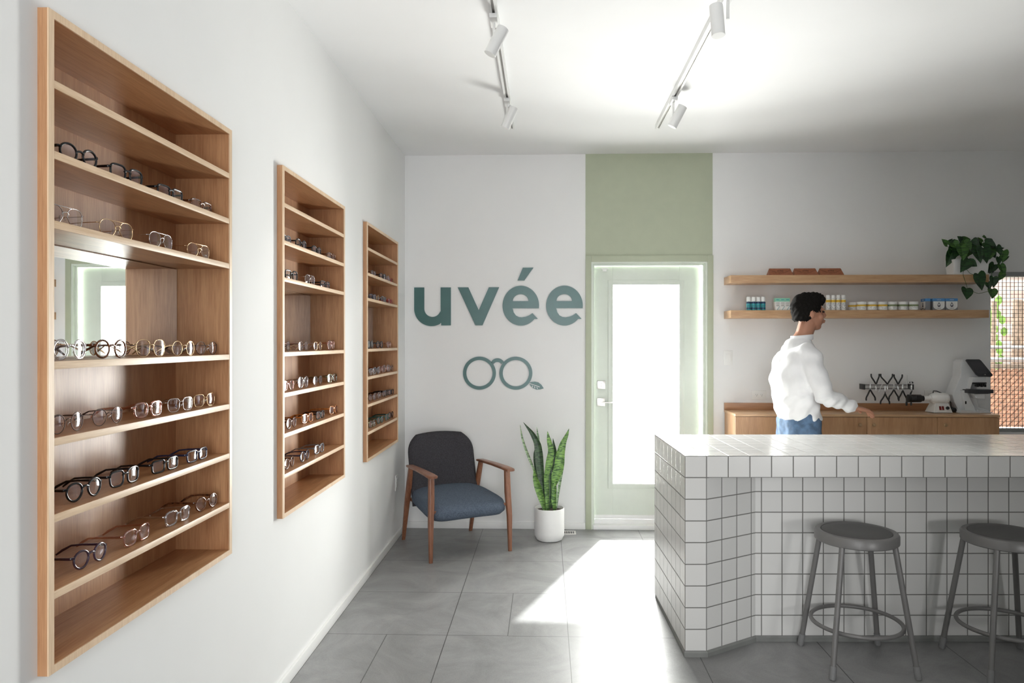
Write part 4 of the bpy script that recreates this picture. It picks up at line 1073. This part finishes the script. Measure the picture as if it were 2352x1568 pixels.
# ------------------------------------------------------------------ lens meter
M['lm'] = plain('light_grey_casing', (.68, .69, .70), .4, vary=.02); M['lmd'] = plain('charcoal_casing', (.035, .035, .038), .45); M['scr'] = plain('dark_screen', (.05, .05, .055), .12)
lmx = 3.235
lm = thing('lens_meter', 'tall grey lens meter with tilted dark touch screen on the worktop', 'lens meter', (lmx, 5.56, ZW))
def lx(a): return (2.7536+a*.00033348)-lmx
def lz(b): return max(0, (1415-b)*gk)
def side(bm, pts, x0, x1):   # prism from y,z outline
    a = [bm.verts.new((x0, y, z)) for y, z in pts]; b = [bm.verts.new((x1, y, z)) for y, z in pts]
    bm.faces.new(a[::-1]); bm.faces.new(b)
    for i in range(len(pts)): bm.faces.new((a[i], a[(i+1) % len(pts)], b[(i+1) % len(pts)], b[i]))
    return bm
bm = B()
ou = [(lx(1130), 0), (lx(1560), 0), (lx(1900), 0), (lx(1890), .012), (lx(1640), .045), (lx(1600), lz(1080)), (lx(1600), lz(900)), (lx(1640), lz(700)), (lx(1700), lz(600)), (lx(1780), lz(560)), (lx(1600), lz(215)), (lx(1300), lz(215)),
      (lx(1255), lz(260)), (lx(1235), lz(600)), (lx(1130), lz(850)), (lx(1060), lz(1010)), (lx(1100), lz(1180)), (lx(1180), lz(1330)), (lx(1130), lz(1345))]
poly(bm, ou, .0, .11)
obj('column', bm, M['lm'], lm, smooth=False, bev=.004)
bm = B(); poly(bm, [(lx(1225), lz(905)), (lx(1330), lz(905)), (lx(1450), lz(1200)), (lx(1560), lz(1390)), (lx(1560), .002), (lx(1300), .002), (lx(1260), lz(1100))], -.03, .0)
obj('side_cheek', bm, M['lm'], lm, smooth=False, bev=.004)
obj('foot_plate', poly(B(), [(lx(1130), .001), (lx(1570), .001), (lx(1560), .006), (lx(1400), .02), (lx(1150), .022)], -.06, .0), M['lm'], lm, smooth=False, bev=.002)
obj('foot_plate', poly(B(), [(lx(1560), .001), (lx(1890), .001), (lx(1880), .006), (lx(1700), .012), (lx(1600), .025)], -.05, .0), M['lm'], lm, smooth=False, bev=.002)
bm = B(); poly(bm, [(lx(1360), lz(870)), (lx(1440), lz(600)), (lx(1715), lz(600)), (lx(1700), lz(725)), (lx(1410), lz(725))], -.055, .0)
obj('head', bm, M['lm'], lm, smooth=False, bev=.004)
# tilted display: slanted parallelogram slab
dsp = [(lx(1285), lz(235)), (lx(1310), lz(208)), (lx(1590), lz(208)), (lx(1625), lz(235)), (lx(1805), lz(530)), (lx(1808), lz(570)), (lx(1760), lz(595)), (lx(1500), lz(590)), (lx(1450), lz(550))]
bm = poly(B(), dsp, -.012, 0)
tilt = lambda bm: [setattr(v.co, 'y', v.co.y - .03 - (lz(208)-v.co.z)*.35) for v in bm.verts] and bm
dp = obj('display_housing', tilt(bm), M['lmd'], lm, smooth=False, bev=.002)
obj('screen', tilt(poly(B(), [(lx(1345), lz(250)), (lx(1590), lz(250)), (lx(1745), lz(525)), (lx(1490), lz(525))], -.0135, -.011)), M['scr'], dp, smooth=False)
obj('home_button', tilt(poly(B(), [(lx(1642)+.004*math.cos(a_*.7), lz(545)+.003*math.sin(a_*.7)) for a_ in range(9)], -.0135, -.012)), M['nickel'], dp, smooth=False)
bm = B(); poly(bm, [(lx(1415), lz(722)), (lx(1700), lz(722)), (lx(1700), lz(745)), (lx(1640), lz(760)), (lx(1400), lz(760))], -.07, -.005)
for a_ in (1470, 1510, 1560, 1600, 1650, 1675): bx(bm, lx(a_), lx(a_+22), -.068, -.05, lz(815+(a_ % 3)*8), lz(758))
bx(bm, lx(1450), lx(1680), -.066, -.055, lz(800), lz(785))
obj('lens_holder', bm, M['blackplastic'], lm, smooth=False)
obj('lens_table', poly(B(), [(lx(1278), lz(885)), (lx(1840), lz(880)), (lx(1840), lz(962)), (lx(1700), lz(975)), (lx(1460), lz(975)), (lx(1278), lz(960))], -.08, -.0), M['lmd'], lm, smooth=False, bev=.003)
obj('support_block', poly(B(), [(lx(1430), lz(972)), (lx(1690), lz(970)), (lx(1685), lz(1085)), (lx(1640), lz(1095)), (lx(1480), lz(1080))], -.06, .0), M['lm'], lm, smooth=False, bev=.005)
obj('side_switch', box(lx(1288), lx(1318), -.033, -.029, lz(1212), lz(1148), .001), M['blackplastic'], lm)

# ------------------------------------------------------------------ track lighting
def track(x, y0, y1, lab):
    t = thing('lighting_track', lab, 'track', (x, 0, H), 0)
    obj('track_body', bx(bx(B(), -.018, -.006, y0, y1, -.030, 0), .006, .018, y0, y1, -.030, 0) if True else None, M['track'], t, smooth=False)
    obj('track_groove', box(-.006, .006, y0+.01, y1-.004, -.022, -.004), M['track_dark'], t, smooth=False)
    for yy in (y0+1.3, y0+2.6):
        if yy < y1-.2: obj('joiner', box(-.013, .013, yy-.04, yy+.04, -.032, -.02, .001), M['white_metal'], t)
track(-.235, .3, 4.965, 'white ceiling lighting track on the left, carrying two spotlights')
track(.775, .3, 4.98, 'white ceiling lighting track on the right, carrying two spotlights')
def spot(x, y, d, lab, off=(.03, 0)):
    """d: aim direction"""
    t = thing('spotlight', lab, 'spotlight', (x, y, H-.030), 0, 'white cylinder track spotlights')
    obj('adapter', box(-.017, .017, -.055, .055, -.020, .0, .002), M['white_metal'], t)
    obj('stem', sweep(B(), [(0, 0, -.018), (0, 0, -.10)], .0065, n=14, up=Vector((0, 1, 0))), M['clearw'], t)
    d = Vector(d).normalized(); c = Vector((off[0], off[1], -.105))
    up_ = Vector((0, 1, .3))
    a = c - d*.068; b = c + d*.068
    cy = obj('lamp_cylinder', sweep(B(), [a, a+d*.001, b-d*.001, b, b-d*.0005, b-d*.012], [.0265, .0285, .0285, .0275, .0245, .0235], n=32, up=up_), M['white_metal'], t)
    obj('lens_glow', sweep(B(), [b-d*.0115, b-d*.0085], [.023, .023], n=28, up=up_), M['lamp_on'], cy)
    return t, Vector((x, y, H-.03))+b, d
M['clearw'] = plain('white_stem', (.78, .78, .76), .3)
sp = []
sp.append(spot(-.237, 3.25, (-.45, -.05, -.88), 'nearer spotlight on the left track, tilted towards the left wall', (.012, 0)))
sp.append(spot(-.237, 4.36, (-.40, .1, -.9), 'farther spotlight on the left track, tilted left near the track end', (.014, 0)))
sp.append(spot(.775, 3.07, (.05, -.1, -1), 'nearer spotlight on the right track, hanging upright at the top edge', (-.045, 0)))
sp.append(spot(.775, 4.37, (-.46, .12, -.88), 'farther spotlight on the right track, tilted left near the track end', (.024, 0)))

# ------------------------------------------------------------------ person
wx, wy = c2r(1.85, 4.80)
person = thing('person', 'person in a white shirt and blue jeans leaning to the right behind the counter', 'person', (wx, wy, 0), TH)
skin = plain('skin', (.42, .20, .125), .5, vary=.06, scale=20); hairm = plain('black_hair', (.008, .007, .006), .9, spec=.15, vary=.4, scale=120, bump=.5)
shirt_m = plain('white_cotton_shirt', (.80, .80, .81), .85, vary=.03, scale=8, bump=.15); jean_m = plain('blue_denim', (.075, .13, .22), .9, vary=.35, scale=26, bump=.3); shoe_m = plain('brown_shoe', (.08, .05, .035), .5)
# body frame: +x forward (the way the person faces), +y away from the viewer (left side), z up
HC = Vector((.075, 0, 1.695))
bm = B()
ball(bm, HC+Vector((-.012, 0, .020)), (.094, .074, .098), 18)             # skull
ball(bm, HC+Vector((.022, 0, -.035)), (.068, .058, .078), 16)             # face
ball(bm, HC+Vector((.040, 0, -.092)), (.036, .034, .024), 12)             # chin
limb(bm, [(.080+.075, 0, HC.z+.012, .012), (.098+.075, 0, HC.z-.018, .014)])  # nose
ball(bm, HC+Vector((.094, 0, -.052)), (.010, .024, .006), 8)              # upper lip
ball(bm, HC+Vector((.091, 0, -.064)), (.010, .021, .006), 8)              # lower lip
for s in (-1, 1):
    ball(bm, HC+Vector((.074, s*.031, .022)), (.014, .020, .007), 8)      # brow
    ball(bm, HC+Vector((-.012, s*.077, -.010)), (.018, .008, .030), 8)    # ear
    ball(bm, HC+Vector((.055, s*.040, -.030)), (.024, .020, .022), 8)     # cheek
limb(bm, [(.065, 0, HC.z-.06, .058), (.035, 0, 1.545, .056), (.015, 0, 1.50, .066)])
# torso, bent forward at the hips
limb(bm, [(.0, 0, .93, .106), (-.01, 0, 1.05, .112), (-.03, 0, 1.20, .115), (-.025, 0, 1.33, .125), (.0, 0, 1.43, .100)])
for s in (-1, 1):
    limb(bm, [(.0, s*.05, .93, .098), (-.015, s*.05, 1.06, .10), (-.03, s*.06, 1.2, .105), (-.025, s*.07, 1.34, .105), (.005, s*.15, 1.425, .058)])
    limb(bm, [(.0, s*.085, .93, .088), (-.02+s*-.05, s*.10, .50, .062), (-.04+s*-.10, s*.10, .09, .042)])
    limb(bm, [(-.06+s*-.10, s*.10, .05, .036), (.05+s*-.10, s*.105, .04, .034), (.11+s*-.10, s*.11, .03, .024)])
def arm(bm, sh, el, wr, r=1.0): limb(bm, [(*sh, .055*r), (*el, .042*r), (*wr, .028*r)])
R_sh, R_el, R_wr = (.005, -.175, 1.405), (.075, -.245, 1.155), (.290, -.185, 1.075)
L_sh, L_el, L_wr = (.02, .175, 1.405), (.10, .235, 1.165), (.335, .20, 1.085)
def hand(bm, wr, fw, palm_n, thumb_side):
    fw = Vector(fw).normalized(); n = Vector(palm_n).normalized(); sd = n.cross(fw).normalized()*thumb_side
    w_ = Vector(wr)
    for k in (-1.5, -.5, .5, 1.5):                                         # palm as four rays
        limb(bm, [(*(w_+sd*k*.008), .016), (*(w_+fw*.085+sd*k*.0185), .0125)])
    lens = (.068, .078, .073, .058)
    for j, k in enumerate((1.5, .5, -.5, -1.5)):
        b0 = w_+fw*.085+sd*k*.0195; l = lens[j]
        d1 = (fw*.92+n*.30+sd*k*.05).normalized(); d2 = (fw*.62+n*.75).normalized(); d3 = (fw*.30+n*.92).normalized()
        p1 = b0+d1*l*.45; p2 = p1+d2*l*.32; p3 = p2+d3*l*.25
        limb(bm, [(*b0, .0095), (*p1, .0088), (*p2, .0080), (*p3, .0070)], 6)
    t0 = w_+fw*.025+sd*.022; t1 = t0+(fw*.55+sd*.75+n*.25).normalized()*.038; t2 = t1+(fw*.85+sd*.3+n*.35).normalized()*.030; t3 = t2+(fw*.95+n*.4).normalized()*.024
    limb(bm, [(*t0, .0135), (*t1, .0115), (*t2, .0100), (*t3, .0082)], 6)
arm(bm, R_sh, R_el, R_wr); arm(bm, L_sh, L_el, L_wr)
hand(bm, R_wr, (.93, .18, -.18), (0, .12, -1), -1); hand(bm, L_wr, (.95, .08, -.16), (0, -.12, -1), 1)
ob = obj('body', melt(bm, .0052, 3), skin, person, ang=180)
# eyes
bm = B()
for s in (-1, 1): ball(bm, HC+Vector((.0795, s*.031, .006)), (.0085, .0125, .0065), 10)
obj('eyes', bm, M['eye'] if 'eye' in M else plain('dark_eyes', (.03, .02, .018), .2), person)
bm = B()
ball(bm, HC+Vector((-.022, 0, .036)), (.102, .084, .100), 18)
ball(bm, HC+Vector((.02, 0, .085)), (.080, .070, .052), 14)
ball(bm, HC+Vector((-.05, 0, -.01)), (.066, .072, .070), 14)
hb = melt(bm, .007, 3)
for v_ in hb.verts:
    n_ = math.sin(v_.co.x*230+v_.co.y*120+2*math.sin(v_.co.z*60))*math.sin(v_.co.z*170+v_.co.y*130); v_.co += (v_.co-HC).normalized()*(n_*.0055+.002)
# cut hair away from the face
geom = [f for f in hb.faces if ((f.calc_center_median()-HC).x > .052 and (f.calc_center_median()-HC).z < .048) or ((f.calc_center_median()-HC).x > -.005 and (f.calc_center_median()-HC).z < .0) or (f.calc_center_median()-HC).z < -.058]
bmesh.ops.delete(hb, geom=geom, context='FACES')
obj('hair', hb, hairm, person, ang=180)
# shirt
bm = B()
limb(bm, [(.0, 0, 1.00, .128), (-.02, 0, 1.10, .130), (-.04, 0, 1.22, .132), (-.035, 0, 1.34, .138), (.0, 0, 1.43, .112), (.018, 0, 1.485, .076)])
for s in (-1, 1):
    limb(bm, [(.0, s*.058, 1.00, .122), (-.025, s*.06, 1.12, .125), (-.045, s*.068, 1.24, .122), (-.03, s*.078, 1.35, .118), (.0, s*.15, 1.425, .072)])
for sh, el, wr in ((R_sh, R_el, R_wr), (L_sh, L_el, L_wr)):
    w2 = Vector(el).lerp(Vector(wr), .93)
    limb(bm, [(*sh, .073), (*(Vector(sh).lerp(Vector(el), .5)), .066), (*el, .060), (*(Vector(el).lerp(Vector(wr), .5)), .050), (*w2, .037)])
sb = melt(bm, .009, 5)
for v_ in sb.verts:
    c = v_.co
    w_ = math.sin(c.z*60+math.sin(c.x*22)*1.5+c.y*14)*.0034 + math.sin(c.z*31-c.x*40+c.y*9)*.0042 + (math.sin(c.z*48-c.x*75)*.005 if c.z < 1.14 else 0)
    v_.co = c + v_.normal*w_
geom = [f for f in sb.faces if f.calc_center_median().z < .985 or (f.calc_center_median().z > 1.528)]
bmesh.ops.delete(sb, geom=geom, context='FACES')
sh_o = obj('shirt', sb, shirt_m, person, ang=180)
cp_ = [(.022+.068*math.cos(2*PI*k/28), .066*math.sin(2*PI*k/28), 1.528+.006*math.cos(2*PI*k/28)) for k in range(28)]
obj('collar', sweep(B(), cp_, .0055, .019, 8, closed=True, sq=3), shirt_m, sh_o)
bm = B()
limb(bm, [(.0, 0, .975, .130), (.0, 0, .92, .132)])
for s in (-1, 1):
    limb(bm, [(.0, s*.066, .975, .120), (.0, s*.090, .88, .114), (-.02+s*-.05, s*.10, .50, .078), (-.04+s*-.10, s*.10, .10, .060)])
jb = melt(bm, .010, 4)
for v_ in jb.verts: v_.co += v_.normal*(math.sin(v_.co.z*70+v_.co.x*30)*.002)
obj('jeans', jb, jean_m, person, ang=180)
bm = B()
for s in (-1, 1): limb(bm, [(-.075+s*-.10, s*.10, .048, .044), (.05+s*-.10, s*.105, .040, .042), (.12+s*-.10, s*.11, .034, .034)])
shb = melt(bm, .008, 3)
for v_ in shb.verts: v_.co.z = max(0.0, v_.co.z)
obj('shoes', shb, shoe_m, person, ang=180)

# ------------------------------------------------------------------ outside
M['pave'] = plain('pale_paving', (.48, .47, .46), .9); M['redwood'] = plain('weathered_lattice_wood', (.66, .37, .24), .8, vary=.4, scale=25); M['plank'] = plain('grey_brown_plank', (.40, .30, .225), .85, vary=.4, scale=20)
M['render'] = plain('pink_plaster', (.72, .58, .52), .9, vary=.15, scale=3); M['shrub'] = plain('bright_shrub_leaves', (.25, .45, .08), .7, vary=.5, scale=14); M['pipe'] = plain('galvanised_pipe', (.50, .52, .53), .4, .5)
struct('ground', box(-6, 12, YB+.2, 14, -.25, -.1), M['pave'], smooth=False)
def brick_mat():
    m, nt, b = new_mat('pale_brickwork'); tc = nt.nodes.new('ShaderNodeTexCoord'); mp = nt.nodes.new('ShaderNodeMapping'); mp.inputs['Rotation'].default_value = (PI/2, 0, 0)
    br = nt.nodes.new('ShaderNodeTexBrick'); br.inputs['Scale'].default_value = 2.2; br.inputs['Color1'].default_value = (.90, .70, .62, 1); br.inputs['Color2'].default_value = (.86, .55, .46, 1); br.inputs['Mortar'].default_value = (.9, .86, .82, 1)
    nt.links.new(tc.outputs['Object'], mp.inputs[0]); nt.links.new(mp.outputs[0], br.inputs['Vector']); nt.links.new(br.outputs[0], b.inputs['Base Color']); b.inputs['Roughness'].default_value = .9; return m
o = obj('neighbour_wall', box(-1.6, 1.6, 0, .2, -1.6, 1.9), brick_mat(), smooth=False); tag(o, 'sunlit pale brick building wall seen through the guarded window', 'building', loc=(7.35, 9.6, 1.5))
lt = thing('lattice_fence', 'reddish brown diagonal lattice fence outside the guarded window', 'fence', (4.45, 6.55, -.1))
for fy, sgn in ((0, 1), (.014, -1)):
    bm = B()
    Wd, Hd = 1.5, 1.36
    k = -Hd
    while k < Wd:
        x0_, x1_ = (k, k+Hd)
        a, b = (x0_, 0), (x1_, Hd)
        # clip to 0..Wd
        if a[0] < 0: a = (0, -x0_)
        if b[0] > Wd: b = (Wd, Wd-x0_)
        if sgn < 0: a, b = (Wd-a[0], a[1]), (Wd-b[0], b[1])
        d = Vector((b[0]-a[0], 0, b[1]-a[1]))
        if d.length > .05: sweep(bm, [(a[0]-.75, fy, a[1]), (b[0]-.75, fy, b[1])], .006, .020, 4, up=d.normalized().cross(Vector((0, 1, 0))), sq=8)
        k += .066
    obj('slat_layer', bm, M['redwood'], lt, smooth=False)
obj('top_rail', box(-.75, .75, -.02, .035, 1.36, 1.40), M['plank'], lt, smooth=False)
obj('mid_rail', box(.12, .75, -.05, -.012, .56, .62), M['pave'], lt, smooth=False)
o = obj('dark_post', box(-.05, .05, -.05, .05, 0, .9), plain('dark_post_grey', (.06, .06, .07), .8), smooth=False); tag(o, 'dark post low behind the lattice fence', 'post', loc=(4.40, 6.75, -.1))  # the post is one near-black grey throughout
pk = [(4.33, 4.43, 1.78, .020), (4.55, 4.66, 1.80, .020), (4.62, 4.73, 1.80, .012), (4.70, 4.84, 1.80, .018), (4.74, 4.80, 1.79, .012), (4.88, 4.99, 1.45, .022)]
for i, (xa, xb, zt, hw) in enumerate(pk):
    o = obj('timber_plank', sweep(B(), [(xa-.05, 7.05+.04*i, -.1), (xb, 7.2+.04*i, zt+.12)], hw, .012, 6, up=Vector((0, 1, 0)), sq=8), M['plank'], smooth=False)
    tag(o, ['thin dark plank, leftmost of those leaning outside the window', 'light tan plank, second from the left outside the window', 'narrow plank close beside the tan plank outside', 'broad plank in the thick of the leaning bundle outside',
            'slim plank crossing the bundle outside the window', 'short plank, rightmost of those leaning outside'][i], 'plank', 'timber planks leaning outside')
o = obj('guard_rail', sweep(sweep(B(), [(-.9, 0, 1.45), (.9, 0, 1.45)], .016, n=12), [(-.9, .05, 1.33), (.9, .05, 1.33)], .024, n=12), M['pipe']); tag(o, 'galvanised double pipe rail above the lattice fence', 'rail', loc=(4.75, 6.9, 0))
bm = B()
for k in range(420):
    c = Vector((random.gauss(0, .13), random.gauss(0, .12), random.uniform(0.03, 2.1)))
    s = bmesh.ops.create_icosphere(bm, subdivisions=1, radius=.04)['verts']
    for v_ in s: v_.co = Vector((v_.co.x, v_.co.y*.4, v_.co.z*1.3))+c
o = obj('shrub', bm, M['shrub'], smooth=False); tag(o, 'bright green shrub outside, beside the left edge of the guarded window', 'shrub', loc=(4.66, 7.9, -.1))
o['kind'] = 'stuff'

# ------------------------------------------------------------------ light
def area(name, loc, rot, sx, sy, power, col=(1, 1, 1), spread=None):
    l = bpy.data.lights.new(name, 'AREA'); l.shape = 'RECTANGLE'; l.size = sx; l.size_y = sy; l.energy = power; l.color = col
    if spread: l.spread = math.radians(spread)
    o = bpy.data.objects.new(name, l); COL.objects.link(o); o.location = loc; o.rotation_euler = rot; return o
wd = bpy.data.worlds.new('World'); scene.world = wd; wd.use_nodes = True
bg = wd.node_tree.nodes['Background']; bg.inputs[0].default_value = (.93, .96, 1.0, 1); bg.inputs[1].default_value = 1.5
# daylight standing outside the glass door
area('door_daylight', (.81, 6.25, 1.25), (-PI/2, 0, 0), 1.5, 2.5, 680, (1, .99, .97))
sun = bpy.data.lights.new('sun', 'SUN'); sun.energy = 11; sun.angle = math.radians(1.2); so = bpy.data.objects.new('sun', sun); COL.objects.link(so)
so.rotation_euler = Vector((-.73, -2.01, -1.96)).to_track_quat('-Z', 'Y').to_euler()
# shop front glazing behind the viewer
area('front_window_daylight', (.25, -2.5, 1.45), (PI/2, 0, 0), 1.5, 2.5, 92, (.98, .99, 1))
area('stool_shadow_lamp', (2.45, .2, .80), (PI/2, 0, math.radians(14)), .3, .3, 1.6, (1, 1, 1), 55)  # no window here; small lamp added low to throw the stool's shadow
for (t, p, d) in sp:
    l = bpy.data.lights.new('spot_beam', 'SPOT'); l.energy = 12; l.spot_size = math.radians(50); l.spot_blend = .6; l.shadow_soft_size = .02; l.color = (1, .95, .87)
    o = bpy.data.objects.new('spot_beam', l); COL.objects.link(o); o.location = p + d*.01; o.rotation_euler = d.to_track_quat('-Z', 'Y').to_euler()

# ------------------------------------------------------------------ camera
cam = bpy.data.cameras.new('camera'); co = bpy.data.objects.new('camera', cam); COL.objects.link(co)
co.location = (0, 0, 1.5); co.rotation_euler = (PI/2, 0, TH)
cam.sensor_width = 36; cam.lens = 1640/2352*36; cam.shift_x = (1176-1202)/2352; cam.shift_y = 1/2352; cam.clip_start = .05
scene.camera = co
scene.view_settings.view_transform = 'Standard'; scene.view_settings.look = 'None'; scene.view_settings.exposure = 0.16; scene.view_settings.gamma = 1.0
scene.cycles.use_denoising = True; scene.cycles.max_bounces = 10; scene.cycles.diffuse_bounces = 6; scene.cycles.glossy_bounces = 5; scene.cycles.transparent_max_bounces = 16
scene.cycles.sample_clamp_indirect = 8.0; scene.cycles.caustics_reflective = False; scene.cycles.caustics_refractive = False
